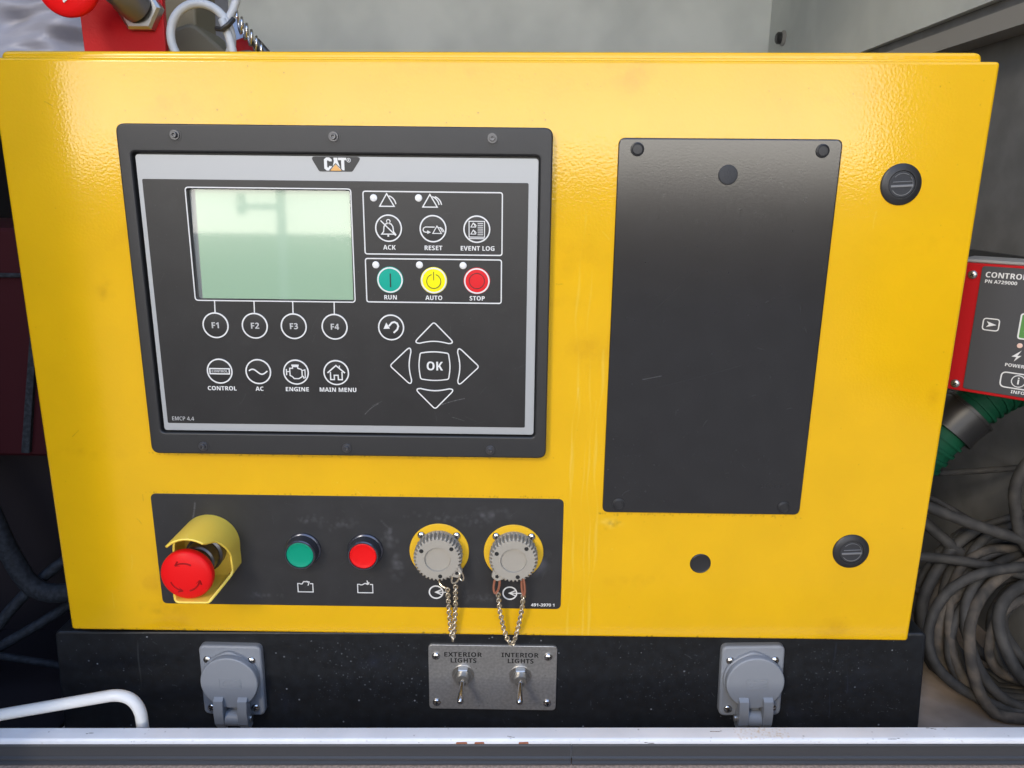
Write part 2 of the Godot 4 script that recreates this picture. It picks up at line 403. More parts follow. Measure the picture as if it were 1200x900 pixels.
func build_setting() -> void:
	# ground: one sheet to the horizon
	org = Vector3(0, -1450, 0)
	var g := Geo.new(); var n := 24
	for i in n:
		for j in n:
			var p := []
			for c in [[0, 0], [1, 0], [1, 1], [0, 1]]:
				var fx := (float(i + c[0]) / n * 2 - 1); var fz := (float(j + c[1]) / n * 2 - 1)
				p.append(Vector3(fx * absf(fx) * 180000, -1450, fz * absf(fz) * 180000))
			g.tri(p[0], p[1], p[2]); g.tri(p[0], p[2], p[3])
	var gr := emit(g, "ground", M.ground); gr.position = W(org); tag(gr, "dusty grey-brown ground outside the housing", "ground", "", "structure")
	# the housing that the cabinet stands in
	slab("back_wall", Vector3(-1000, -520, -1140), Vector3(530, 800, -1110), M.gray_wall, "grey painted sheet metal back wall of the housing", "wall")
	slab("housing_floor", Vector3(-1000, -520, -1110), Vector3(560, -480, 58), M.floor, "dusty brown floor of the housing under the cable coil", "floor")
	slab("housing_roof", Vector3(-1000, 800, -1140), Vector3(560, 830, 60), M.gray_wall, "grey sheet metal roof over the housing", "roof")
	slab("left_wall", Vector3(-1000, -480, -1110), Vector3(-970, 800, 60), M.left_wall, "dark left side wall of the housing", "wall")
	slab("chassis", Vector3(-1000, -1100, -1140), Vector3(560, -520, 40), M.black, "black chassis carrying the housing", "chassis")
	# right side wall: light upper sheet, a rail under it, a darker recessed sheet below
	var w := thing("side_wall", "light grey side wall at the right, above a rail and a darker sheet", "wall", Vector3(530, -480, -500), "", "structure")
	g = Geo.new(); g.box(Vector3(500, 196, -1110), Vector3(530, 800, 60), 1.0); emit(g, "upper_sheet", M.gray_wall, w)
	g = Geo.new(); g.box(Vector3(508, 182, -1110), Vector3(530, 195.5, 60), 1.0); emit(g, "recessed_strip", M.dark_wall, w)  # darker strip set back between upper sheet and rail
	g = Geo.new(); g.box(Vector3(497, 161, -1110), Vector3(530, 181.5, 60), 2.0); emit(g, "rail", M.rail, w)
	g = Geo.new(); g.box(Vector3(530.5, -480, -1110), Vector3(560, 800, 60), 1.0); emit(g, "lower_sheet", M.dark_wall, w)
	g = Geo.new(); g.box(Vector3(524, -75, -1000), Vector3(530, -66, 55), 1.0); emit(g, "seam", M.black, w)
	# a dark bolt high on the side wall
	var b := thing("wall_bolt", "black round bolt head high on the light grey side wall", "bolt", Vector3(500, 278, -1015))
	g = Geo.new(); g.lathe(Vector3(500, 278, -1015), [[14, 0], [14, 3], [11, 6], [0, 7]], 20, Vector3(-1, 0, 0)); emit(g, "washer", M.rail, b)
	g = Geo.new(); g.lathe(Vector3(494, 278, -1015), [[11, 0], [11, 6], [8, 9], [0, 9.5]], 12, Vector3(-1, 0, 0)); emit(g, "head", M.black, b)
	# jamb and door leaves added outside the frame, shaped to cut the side light
	slab("added_jamb", Vector3(-455, -424, 80), Vector3(-425, 800, 185), M.black, "unseen dark jamb added at the left to shade the panel", "jamb")
	slab("added_door_leaf", Vector3(-1230, -480, 80), Vector3(-1200, 800, 1500), M.black, "unseen open door leaf added at the left to block light", "door")
	slab("added_door_leaf", Vector3(900, -480, 70), Vector3(930, 800, 1450), M.black, "unseen open door leaf added at the right to block light", "door")
	# an unseen wall added behind the viewer: it closes the horizon that the paint and the screen mirror
	slab("added_yard_wall", Vector3(-40000, -1450, 12000), Vector3(40000, 310, 12300), M.added_yard_wall, "low tan wall added behind the viewer to close the mirrored horizon", "wall")
	# a post added out of view for its blurred reflection in the screen
	var yp := thing("added_yard_post", "grey steel post with a side arm, added behind the viewer for its reflection", "post", Vector3(-2600, -1450, 8000))
	g = Geo.new(); g.box(Vector3(-2640, -1450, 7960), Vector3(-2560, 1500, 8040), 8.0); emit(g, "pole", M.pale_steel, yp)
	g = Geo.new(); g.box(Vector3(-3000, 455, 7970), Vector3(-2640.5, 515, 8030), 8.0); emit(g, "arm", M.pale_steel, yp)
	g = Geo.new(); g.box(Vector3(-3070, 400, 7950), Vector3(-3000.5, 620, 8050), 8.0); emit(g, "lamp_head", M.pale_steel, yp)
	# door sill with its rubber strip and the ledge below
	var s := thing("door_sill", "white metal door sill across the bottom with a dark rubber strip", "sill", Vector3(0, -406, 68))
	g = Geo.new()
	var prof := [Vector2(62, -425), Vector2(62, -406.2), Vector2(62.6, -405.6), Vector2(73, -405.6), Vector2(74.6, -406.2), Vector2(75.3, -407.8), Vector2(75.3, -409.8), Vector2(72, -409.8), Vector2(72, -425)]
	var L := []
	for x in [-640.0, 640.0]:
		var l := PackedVector3Array()
		for q in prof: l.append(Vector3(x, q.y, q.x))
		L.append(l)
	g.loft(L, true, true); emit(g, "lip", sill_paint(), s, 50, 75.3)
	for seg in [[-640.0, 44.4], [45.2, 640.0]]:
		g = Geo.new(); L = []
		for x in seg:
			var l := PackedVector3Array()
			for q in [Vector2(60, -410), Vector2(75.6, -410), Vector2(76.2, -411.2), Vector2(75.6, -412.6), Vector2(75.6, -420.5), Vector2(77, -421.4), Vector2(77, -422.4), Vector2(76, -423), Vector2(76, -424), Vector2(78, -425), Vector2(78, -426.5), Vector2(60, -426.5)]: l.append(Vector3(x, q.y, q.x))
			L.append(l)
		g.loft(L, true, true); emit(g, "rubber_strip", M.gasket, s, 25)
	for c in [[-43.0, 9.0], [-29.0, 8.0], [4.5, 8.0]]:
		g = Geo.new(); g.plate(Geo.rq([Vector2(c[0], -409.7), Vector2(c[0] + c[1], -409.6), Vector2(c[0] + c[1] - 0.6, -407.9), Vector2(c[0] + 0.7, -408.1)], 0.4, 2), 75.2, 75.45, 0.0); emit(g, "rust_patch", M.copper, s)
	s.rotation.z = TILT
	var ledge := slab("step_ledge", Vector3(-640, -470, 62), Vector3(640, -427.2, 190), M.dust, "tan dusty step ledge below the sill", "ledge", "")
	ledge.rotation.z = TILT

func sill_paint() -> StandardMaterial3D:
	var p := Paint.new(-640, -390, 1280, 24, 1.6, Color(0.86, 0.87, 0.89), 31, 0.02)
	p.specks(130, 0.2, 0.9, Color(0.2, 0.2, 0.22), 0.5)
	p.specks(120, 0.4, 1.4, Color(0.75, 0.66, 0.55), 0.5, Rect2(170, -406, 40, 12)); p.specks(90, 0.3, 1.2, Color(0.6, 0.56, 0.52), 0.3, Rect2(-600, -410, 1200, 6))
	p.scratches(14, 3, 9, 0.3, Color(0.2, 0.18, 0.17), 0.8, 0.0)
	return p.material(org, 0.3)

func build_cabinet() -> void:
	var o := thing("control_cabinet", "big yellow painted steel control cabinet with a wide door panel", "cabinet", Vector3(-20, -366, -20))
	var g := Geo.new()
	g.plate(Geo.rq([Vector2(-373, -364), Vector2(327, -363), Vector2(329, 95.5), Vector2(-375, 90.2)], 6), -260, -20, 2.5, true)
	emit(g, "body", yellow_mat(), o)
	g = Geo.new()
	g.plate(Geo.rq([Vector2(-371, 86.2), Vector2(326, 90.4), Vector2(326, 80), Vector2(-371, 78)], 3), -20, -15.5, 1.0)
	emit(g, "gasket_lip", yellow_mat(), o)
	g = Geo.new()
	g.plate(Geo.rq([Vector2(-372.3, -366), Vector2(329.6, -365.2), Vector2(330.8, 86.6), Vector2(-371.2, 82.8)], 3), -15, 0, 2.2, true)
	emit(g, "door_panel", door_paint(), o)
	# quarter-turn latches
	var l := thing("latch", "upper black round quarter turn latch at the right edge of the yellow door", "latch", Vector3(273, 4, 0))
	g = Geo.new(); g.lathe(org, [[14.6, 0], [14.6, 0.8], [13.6, 1.9], [10.2, 2.7], [9.6, 2.6], [9.4, 1.8]], 40, Vector3(0, 0, 1), false); emit(g, "bezel", M.black, l)
	g = Geo.new(); g.lathe(org, [[9.4, 1.6], [9.2, 2.2], [8.8, 2.3]], 36); emit(g, "core", M.rubber, l)
	g = Geo.new(); g.box(org + Vector3(-8.0, -1.9, 2.0), org + Vector3(8.0, -0.3, 2.8), 0.2); g.box(org + Vector3(-6.5, 1.6, 2.0), org + Vector3(7.2, 2.1, 2.6), 0.15); emit(g, "key_slot", M.slot, l)
	g = Geo.new(); g.ribbon(Geo.circ(Vector2(273, 4), 7.6, 20, -2.6, 1.0), 0.4, 2.3, 0.3); g.ribbon(Geo.circ(Vector2(273, 4), 7.6, 20, -0.5, 2.4), 0.3, 2.3, 0.3); emit(g, "slot_edge", M.slot, l)
	l.rotation.z = 0.06
	again(l, Vector3(272, -283.4, 0), "lower black round latch near the bottom right of the yellow door")
	var p := thing("hole_plug", "small black plug in the yellow door below the black cover plate", "plug", Vector3(151.4, -296.4, 0))
	g = Geo.new(); g.lathe(org, [[8.6, 0], [8.4, 0.5], [7.8, 0.9], [7.2, 0.5], [0, 0.3]], 30); emit(g, "disc", M.black, p)

func yellow_mat() -> StandardMaterial3D:
	if not M.has("yellow_plain"):
		var m := mat(lin(0.77, 0.437, 0.005), 0.14); grain(m, 12, 0.025, 41, 0.1, 3.0, 2); M.yellow_plain = m
	return M.yellow_plain
func door_paint() -> StandardMaterial3D:
	var yel := lin(0.77, 0.437, 0.005)
	var p := Paint.new(-375, 90, 708, 460, 2.0, yel, 43, 0.012, 0.006)
	var pale := Color(0.93, 0.80, 0.45); var dk := Color(0.45, 0.36, 0.14)
	p.drip(46, -20, -365, 1.1, pale, 0.10); p.drip(64, -120, -365, 1.3, pale, 0.13); p.drip(59, -160, -365, 0.8, pale, 0.12)
	p.drip(45, -150, -240, 0.9, pale, 0.16); p.drip(55, -60, -330, 0.7, pale, 0.08)
	p.specks(420, 0.2, 0.8, dk, 0.22); p.specks(160, 0.3, 1.2, pale, 0.3)
	p.specks(40, 0.3, 0.9, dk, 0.6, Rect2(-280, 42, 300, 10)); p.specks(60, 0.3, 0.8, dk, 0.5, Rect2(-300, 60, 600, 24))
	p.scratches(16, 4, 14, 0.35, dk, 0.3); p.scratches(12, 3, 18, 0.5, pale, 0.35)
	p.smudge(-310, -80, 5, 9, dk, 0.09); p.smudge(76, -262, 10, 5, pale, 0.6); p.smudge(80, -262, 6, 3, dk, 0.3)
	p.smudge(-300, -345, 20, 6, dk, 0.12); p.smudge(200, 60, 50, 6, dk, 0.05)
	for i in 46: p.smudge(p.rng.randf_range(-365, 325), p.rng.randf_range(-360, 80), p.rng.randf_range(10, 40), p.rng.randf_range(5, 16), dk if i % 3 else pale, 0.018)
	for i in 150: p.dot(p.rng.randf_range(-290, 30), -206.5 - absf(p.rng.randfn()) * 1.2, p.rng.randf_range(0.4, 1.2), dk, 0.22)
	for i in 90: p.dot(p.rng.randf_range(-296, 42), -241 + absf(p.rng.randfn()) * 1.0, p.rng.randf_range(0.4, 1.0), dk, 0.2)
	for i in 70: p.dot(p.rng.randf_range(66, 230), -253 - absf(p.rng.randfn()) * 1.2, p.rng.randf_range(0.4, 1.2), dk, 0.22)
	for i in 60: p.dot(p.rng.randf_range(-372, 330), -365.3 + p.rng.randf() * 1.6, p.rng.randf_range(0.4, 1.5), Color(0.4, 0.33, 0.2), 0.5)
	var m := p.material(org, 0.11)
	var fn := noise(0.16, 45, 2)
	p.relief(m, fn, 1.6, 0.22)
	m.normal_scale = 0.095
	return m

func screw(parent: Node, u: float, v: float, z: float, r: float, m: Material, called := "screw") -> void:     # socket head
	var g := Geo.new(); var c := Vector3(u, v, z)
	g.lathe(c, [[r * 1.35, 0], [r * 1.35, 0.25], [r * 1.05, 0.3]], 24)
	var ws := emit(g, called, M.black, parent); g = Geo.new()
	g.lathe(c, [[r, 0], [r, 0.7], [r * 0.93, 1.0], [r * 0.62, 1.0], [r * 0.6, 2.6], [r * 0.52, 2.9], [r * 0.32, 2.9], [r * 0.3, 1.4], [0, 1.2]], 20)
	emit(g, "socket_head", m, ws)
func pan_screw(parent: Node, u: float, v: float, z: float, r: float, m: Material, turn := 0.4) -> void:       # domed cross head
	var g := Geo.new(); var c := Vector3(u, v, z)
	var pr := []
	for k in 7: pr.append([r * cos(k * PI / 13), 0.3 + r * 0.55 * sin(k * PI / 13)])
	pr.push_front([r, 0]); pr.append([0, r * 0.55 + 0.35])
	g.lathe(c, pr, 24)
	var s := emit(g, "screw", m, parent, 60)
	g = Geo.new(); var zt := z + r * 0.55 + 0.2
	for k in 2:
		var d := Vector2.from_angle(turn + k * PI / 2) * r * 0.5
		g.ribbon(PackedVector2Array([Vector2(u, v) - d, Vector2(u, v) + d]), r * 0.22, zt, 0.25)
	emit(g, "cross_recess", M.ink, s)

func key_part(parent: Node, u: float, v: float, r: float, face: Material) -> MeshInstance3D:
	var g := Geo.new(); g.lathe(Vector3(u, v, 3.2), [[r + 0.9, 0], [r + 0.4, 0.35], [r - 0.6, 0.5], [r * 0.5, 0.62], [0, 0.66]], 36)
	var k := emit(g, "key", face, parent, 60)
	g = Geo.new(); g.ribbon(Geo.circ(Vector2(u, v), r, 40), 1.0, 3.4, 0.42, true)
	emit(g, "ring", M.print, k)
	return k
func alarm_tri(g: Geo, c: Vector2, k: float, waves: int, w: float, z: float) -> void:
	stroke(g, [[-6.2, -4.2], [5.2, -4.2], [-0.5, 5.4]], c, w, z, true, k)
	for i in waves: stroke(g, arc(-1.0 + i * 2.0, -3.5, 7.6, 8, 72), c, w, z, false, k)

func build_controller() -> void:
	var o := thing("generator_controller", "generator controller with pale green screen and white symbols in a black bezel", "controller", Vector3(-130, -205, 0))
	var g := Geo.new()
	g.frame(Geo.rr(-284.2, -205.2, 23.2, 39.6, 6.5), Geo.rr(-275.2, -188.0, 14.4, 20.6, 3.5), -1.9, 5.2, -1.6, 1.4)
	emit(g, "bezel", M.bezel, o)
	for u in [-242.5, -130.8, -19.4]:
		screw(o, u, 32.1, 5.2, 3.6, M.dark_metal); screw(o, u - 0.6, -198.6, 5.2, 3.6, M.dark_metal)
	# silver plate round the dark overlay
	g = Geo.new(); g.plate(Geo.rr(-276, -189, 15, 21.5, 3), -2.0, -1.62, 0.0); emit(g, "backing", M.bezel, o)
	g = Geo.new()
	g.frame(Geo.rr(-273.2, -186.6, 13.4, 18.8, 2.5), Geo.rr(-268, -179, 5.2, 0.3, 1.0), 1.5, 3, 2, 0.3)
	emit(g, "silver_border", M.silver, o)
	g = Geo.new(); g.frame(Geo.rr(-270, -180.8, 6.6, 2.0, 1.2), Geo.rr(-238.6, -84.0, -121.6, -4.4, 2.0), 2.6, 3.2, -1.6, 0.25)
	emit(g, "overlay", overlay_paint(), o)
	# screen
	g = Geo.new(); g.plate(Geo.rr(-240, -86, -120, -3, 0.5), -2.0, -1.5, 0.0); emit(g, "screen_frame", mat(lin(0.25, 0.27, 0.25), 0.5), o)
	g = Geo.new(); g.loft([tilted(Geo.rr(-234.4, -83.4, -122.2, -5.0, 0.5), 2.2), tilted(Geo.rr(-234.4, -83.4, -122.2, -5.0, 0.5), 2.4)])
	var scr := emit(g, "screen", mat(lin(0.27, 0.43, 0.28), 0.16, 0.0, 0.55), o)
	g = Geo.new(); g.loft([tilted(Geo.rr(-238.4, -83.9, -121.8, -4.6, 1.8), 2.85), tilted(Geo.rr(-238.4, -83.9, -121.8, -4.6, 1.8), 3.0)])
	var gl := mat(Color(1, 1, 1, 0.03), 0.04); gl.transparency = BaseMaterial3D.TRANSPARENCY_ALPHA
	emit(g, "screen_glass", gl, scr)
	g = Geo.new(); g.ribbon(Geo.rr(-239.6, -84.9, -120.7, -3.5, 2.4), 0.8, 3.2, 0.2, true)
	for u in [-225.4, -196.0, -167.2, -136.4]: g.ribbon(PackedVector2Array([Vector2(u, -85.3), Vector2(u - 0.3, -94.4)]), 0.8, 3.2, 0.2)
	emit(g, "screen_outline", M.print, o)
	# badge at the top
	g = Geo.new(); g.plate(Geo.rq([Vector2(-148.5, 18.6), Vector2(-142.6, 8.4), Vector2(-119.0, 8.4), Vector2(-112.0, 18.6)], 2.0), 2.9, 3.2, 0.0)
	var bd := emit(g, "badge", M.bezel, o)
	g = Geo.new()
	for f in [[-137.2, 3], [-124.4, 2]]: pass
	# the three white letters of the badge, drawn in heavy condensed strokes
	g.ribbon(PackedVector2Array([Vector2(-134.4, 15.4), Vector2(-134.4, 16.2), Vector2(-135.4, 17.0), Vector2(-136.8, 17.0), Vector2(-137.8, 16.2), Vector2(-137.8, 11.0), Vector2(-136.8, 10.1), Vector2(-135.4, 10.1), Vector2(-134.4, 10.9), Vector2(-134.4, 12.2)]), 2.1, 3.2, 0.2)
	g.ribbon(PackedVector2Array([Vector2(-132.5, 9.3), Vector2(-130.4, 17.0)]), 2.0, 3.2, 0.2); g.ribbon(PackedVector2Array([Vector2(-130.7, 17.0), Vector2(-127.9, 9.3)]), 2.0, 3.21, 0.2)
	g.ribbon(PackedVector2Array([Vector2(-132.0, 17.0), Vector2(-129.2, 17.0)]), 1.8, 3.2, 0.22)
	g.ribbon(PackedVector2Array([Vector2(-128.8, 17.1), Vector2(-123.0, 17.1)]), 1.7, 3.2, 0.2); g.ribbon(PackedVector2Array([Vector2(-125.6, 17.6), Vector2(-125.6, 9.3)]), 2.2, 3.2, 0.21)
	emit(g, "lettering", M.print, bd)
	g = Geo.new(); g.plate(PackedVector2Array([Vector2(-134.6, 9.0), Vector2(-126.6, 9.0), Vector2(-130.6, 13.3)]), 3.2, 3.6, 0.0); emit(g, "amber_triangle", M.amber, bd)
	g = Geo.new(); g.ribbon(PackedVector2Array([Vector2(-135.2, 9.3), Vector2(-130.6, 13.9), Vector2(-126.0, 9.3)]), 0.5, 3.2, 0.42); emit(g, "dark_edge", M.bezel, bd)
	g = Geo.new(); g.ribbon(Geo.circ(Vector2(-121.3, 16.3), 1.3, 16), 0.35, 3.2, 0.2, true); emit(g, "registered_mark", M.print, bd)
	txt(bd, "R", -121.3, 16.3, 3.3, 1.4, M.print)
	# function keys
	o.position.z += 0.0019
	for k in 4:
		var u: float = [-226.0, -196.6, -167.4, -136.8][k]
		var kp := key_part(o, u, -103.5, 9.3, M.overlay)
		txt(kp, "F%d" % (k + 1), u, -103.5, 3.95, 4.4, M.dim_print)
	# menu keys
	var ms := [-225.9, -196.5, -167.8, -137.2]
	for k in 4:
		var c := Vector2(ms[k], -138.8); var kp := key_part(o, c.x, c.y, 9.3, M.overlay); g = Geo.new(); var z := 3.75
		match k:
			0:
				stroke(g, [[-7.4, -2], [7.4, -2], [7.4, 2], [-7.4, 2]], c, 0.9, z, true)
				txt(kp, "CONTROL", c.x, c.y, 3.95, 1.9, M.dim_print)
			1:
				var s := []
				for i in 25: s.append([-7.0 + i * 14.0 / 24, 1.9 * sin(i * TAU / 24 + 0.35)])
				stroke(g, s, c, 1.0, z)
			2:
				stroke(g, [[-4.6, 3.0], [-2.4, 3.0], [-2.4, 4.4], [1.6, 4.4], [1.6, 3.0], [3.8, 2.4], [4.6, 1.6], [4.6, -3.4], [2.0, -5.0], [-1.6, -5.0], [-3.0, -3.4], [-4.6, -2.6]], c, 0.8, z, true)
				stroke(g, [[-3.2, 5.4], [2.4, 5.4]], c, 1.0, z); stroke(g, [[-0.4, 5.2], [-0.4, 4.4]], c, 0.8, z)
				stroke(g, [[-7.2, 2.4], [-7.2, -2.4]], c, 0.8, z); stroke(g, [[-7.2, 0.4], [-4.8, 0.4]], c, 0.7, z)
				stroke(g, [[5.0, 1.4], [6.9, 2.0], [6.9, -4.2], [5.6, -4.6], [5.6, -2.8]], c, 0.7, z)
			3:
				stroke(g, [[-6.6, -0.2], [0, 5.6], [6.6, -0.2]], c, 1.0, z); stroke(g, [[2.6, 5.6], [2.6, 3.6]], c, 0.9, z)
				stroke(g, [[-4.4, 0.6], [-4.4, -5.4], [-1.6, -5.4], [-1.6, -2.0], [1.4, -2.0], [1.4, -5.4], [4.4, -5.4], [4.4, 0.6]], c, 0.9, z)
		emit(g, "symbol", M.print, kp)
		txt(o, ["CONTROL", "AC", "ENGINE", "MAIN MENU"][k], [-225.4, -196.6, -167.8, -136.6][k], -152.4, 3.2, 3.2, M.print, 1.08)
	txt(o, "EMCP 4.4", -257.8, -177.0, 3.2, 3.0, M.dim_print, 0.98, "lettering", false)
	# the two boxed groups
	g = Geo.new(); g.ribbon(Geo.rr(-112.0, -49.3, -12.1, -4.9, 1.8), 0.85, 3.2, 0.2, true); g.ribbon(Geo.rr(-112.0, -84.5, -12.4, -52.6, 1.8), 0.85, 3.2, 0.2, true)
	emit(g, "group_outline", M.print, o)
	for q in [[-104.5, -9.5], [-72.2, -9.2], [-104.5, -57.2], [-72.5, -56.9], [-40.5, -57.0]]:
		g = Geo.new(); g.lathe(Vector3(q[0], q[1], 3.2), [[2.6, 0], [2.5, 0.3], [1.8, 0.6], [0, 0.7]], 20); emit(g, "indicator_lamp", M.led, o, 60)
	g = Geo.new(); alarm_tri(g, Vector2(-94.6, -11.4), 0.92, 1, 0.8, 3.2); emit(g, "alarm_symbol", M.print, o)
	g = Geo.new(); alarm_tri(g, Vector2(-63.6, -11.6), 0.92, 2, 0.8, 3.2); emit(g, "alarm_symbol", M.print, o)
	for k in 3:
		var c := Vector2([-94.3, -62.1, -30.4][k], -30.7); var kp := key_part(o, c.x, c.y, 9.3, M.overlay); g = Geo.new(); var z := 3.75
		match k:
			0:
				stroke(g, [[-5.0, -4.2], [-3.6, -2.4], [-3.2, 1.2], [-2.0, 3.0], [0, 3.6], [2.0, 3.0], [3.2, 1.2], [3.6, -2.4], [5.0, -4.2]], c, 0.8, z, true)
				stroke(g, arc(0, 4.9, 1.3, 0, 345), c, 0.6, z, true); stroke(g, [[-0.3, -4.4], [-0.3, -6.0]], c, 1.2, z); stroke(g, [[-5.6, 5.4], [5.2, -5.2]], c, 0.8, z + 0.06)
			1:
				stroke(g, [[1.2, 1.2], [-5.4, 1.2], [-6.8, 0.4], [-7.2, -0.9], [-6.6, -2.1], [-5.4, -2.5], [-3.6, -2.5]], c, 0.7, z)
				stroke(g, [[-4.2, -1.6], [-2.4, -2.5], [-4.2, -3.4]], c, 0.8, z); alarm_tri(g, c + Vector2(3.2, -1.0), 0.55, 2, 0.6, z)
			2:
				stroke(g, [[-5.6, -5.6], [5.6, -5.6], [5.6, 5.6], [-5.6, 5.6]], c, 0.6, z, true); stroke(g, [[-5.6, -6.7], [5.6, -6.7]], c, 0.6, z)
				for i in 2: alarm_tri(g, c + Vector2(-2.4, 2.8 - i * 5.0), 0.3, 1, 0.5, z)
				for i in 7: stroke(g, [[0.6, 4.2 - i * 1.35], [4.6, 4.2 - i * 1.35]], c, 0.45, z)
		emit(g, "symbol", M.print, kp)
		txt(o, ["ACK", "RESET", "EVENT LOG"][k], [-94.1, -62.2, -29.9][k], -44.5, 3.2, 3.2, M.print, 1.06)
		c.y = -68.1
		kp = key_part(o, c.x, c.y, 8.9, [M.green_key, M.yellow_key, M.red_key][k]); g = Geo.new()
		match k:
			0: stroke(g, [[0.3, -5.2], [0.3, 4.8]], c, 0.9, z)
			1:
				stroke(g, arc(0, -0.6, 5.2, 108, 432, 28), c, 0.5, z); stroke(g, [[0, 0.2], [0, 6.4]], c, 0.5, z)
			2: stroke(g, arc(0, 0, 5.6, 0, 352, 30), c, 0.5, z, true)
		emit(g, "symbol", M.ink, kp)
		txt(o, ["RUN", "AUTO", "STOP"][k], [-94.4, -62.2, -30.2][k], -81.0, 3.2, 3.2, M.print, 1.06)
	# back key and the arrow pad
	var bk := key_part(o, -94.5, -103.5, 9.3, M.overlay); g = Geo.new()
	stroke(g, [[-1.6, 1.0], [0.6, 3.6], [2.6, 4.2], [4.6, 3.2], [5.4, 1.0], [4.6, -1.4], [1.8, -4.0]], Vector2(-94.5, -103.5), 1.3, 3.75)
	g.plate(PackedVector2Array([Vector2(-100.2, -104.6), Vector2(-95.4, -104.3), Vector2(-98.0, -99.8)]), 3.8, 4.0, 0.0); emit(g, "symbol", M.print, bk)
	var cc := Vector2(-62.5, -132.8)
	for k in 5:
		var q := PackedVector2Array()
		if k == 4: q = bow([Vector2(-10.9, -10.3), Vector2(10.9, -10.3), Vector2(10.9, 10.3), Vector2(-10.9, 10.3)], [0.8, 0.8, 0.8, 0.8], 2.2)
		else:
			q = bow([Vector2(-15.6, 17.6), Vector2(15.6, 17.6), Vector2(0, 33.8)], [-1.6, 0, 0], 2.0)
			for i in q.size(): q[i] = q[i].rotated(k * PI / 2)
		for i in q.size(): q[i] += cc
		g = Geo.new(); g.plate(q, 3.2, 3.75, 0.5); var kp := emit(g, "arrow_key" if k < 4 else "confirm_key", M.overlay, o)
		g = Geo.new(); g.ribbon(q, 0.85, 3.3, 0.5, true); emit(g, "outline", M.print, kp)
		if k == 4: txt(kp, "OK", cc.x, cc.y, 3.85, 6.6, M.print)

func tilted(o: PackedVector2Array, z: float) -> PackedVector3Array:      # the pane leans back a little towards its top
	var r := PackedVector3Array()
	for p in o: r.append(Vector3(p.x, p.y, z - (p.y + 83.9) * 0.046))
	return r
func bow(q: Array, bend: Array, r: float) -> PackedVector2Array:      # polygon with bowed sides and rounded corners
	var base := Geo.rq(q, r, 5); var o := PackedVector2Array(); var m := q.size()
	for i in m:
		for k in 6: o.append(base[i * 6 + k])
		var a := base[i * 6 + 5]; var b := base[((i + 1) % m) * 6]
		var nn := Vector2((b - a).y, -(b - a).x).normalized()
		for k in range(1, 8): o.append(a.lerp(b, k / 8.0) + nn * bend[i] * sin(k / 8.0 * PI))
	return o

func overlay_paint() -> StandardMaterial3D:
	var base := lin(0.018, 0.0175, 0.0175)
	var p := Paint.new(-272, 4, 281, 188, 3.0, base, 51, 0.06, 0.01)
	var pale := Color(0.6, 0.6, 0.6)
	p.specks(700, 0.15, 0.5, pale, 0.3); p.specks(200, 0.2, 0.8, Color(0.08, 0.08, 0.08), 0.5)
	p.scratches(26, 2, 12, 0.25, pale, 0.18); p.scratches(6, 8, 22, 0.2, pale, 0.2)
	p.scratch(-117, -172, -106, -163, 0.3, pale, 0.7); p.scratch(-111, -165, -103, -161, 0.25, pale, 0.6)
	p.scratch(-60, -164, -40, -158, 0.5, pale, 0.4); p.scratch(-50, -173, -40, -176, 0.25, pale, 0.6)
	for i in 10: p.smudge(p.rng.randf_range(-265, 0), p.rng.randf_range(-175, 0), p.rng.randf_range(5, 18), p.rng.randf_range(3, 8), Color(0.42, 0.42, 0.41), 0.10)
	var m := p.material(org, 0.36)
	M.overlay = m
	return m

func build_cover() -> void:
	var o := thing("cover_plate", "tall blank black cover plate screwed to the yellow door", "cover plate", Vector3(148, -252, 0))
	var p := Paint.new(68, 36, 162, 290, 3.0, lin(0.017, 0.017, 0.0175), 61, 0.05)
	var pale := Color(0.55, 0.55, 0.55)
	p.specks(260, 0.15, 0.5, pale, 0.35); p.specks(60, 0.2, 0.6, pale, 0.5, Rect2(72, -246, 150, 60)); p.scratches(22, 1, 6, 0.2, pale, 0.35)
	p.scratch(96, -142, 110, -139, 0.3, pale, 0.7); p.scratch(108, -148, 170, -130, 0.2, pale, 0.16); p.scratch(100, -90, 128, -60, 0.2, pale, 0.14)
	for i in 60: p.scratch(p.rng.randf_range(74, 222), p.rng.randf_range(-60, 30), p.rng.randf_range(74, 222), p.rng.randf_range(-60, 30), 0.15, Color(0.02, 0.02, 0.02), 0.05)
	for i in 26:
		var x := p.rng.randf_range(74, 224); var y := p.rng.randf_range(-40, 28); p.scratch(x, y, x + p.rng.randf_range(-0.6, 0.6), y - p.rng.randf_range(2, 5), 0.35, Color(0.01, 0.01, 0.01), 0.7)
	var m := p.material(org, 0.17, 0.6)
	p.relief(m, noise(0.16, 63, 2), 1.2, 0.16); m.normal_scale = 0.06
	var g := Geo.new(); g.plate(Geo.rq([Vector2(69.6, -251.8), Vector2(226.6, -251.8), Vector2(227.9, 34.3), Vector2(69.9, 33.8)], 5), 0, 2, 1.0)
	emit(g, "plate", m, o)
	for q in [[83.2, 26.0], [214.0, 26.2], [82.2, -244.4], [213.2, -245.2]]:
		g = Geo.new(); g.lathe(Vector3(q[0], q[1], 2), [[4.9, 0], [4.7, 0.9], [3.9, 1.2], [3.6, 0.9], [3.3, 1.3], [0, 1.4]], 24); emit(g, "rivet", M.black, o)
	g = Geo.new(); g.lathe(Vector3(148.6, 9.2, 2), [[7.0, 0], [6.7, 0.7], [6.2, 1.0], [0, 1.1]], 28); emit(g, "round_plug", M.rubber, o)
	txt(o, "388-3711", 202.5, -227.6, 2.0, 3.0, M.bezel, 1.0, "embossed_number", false)

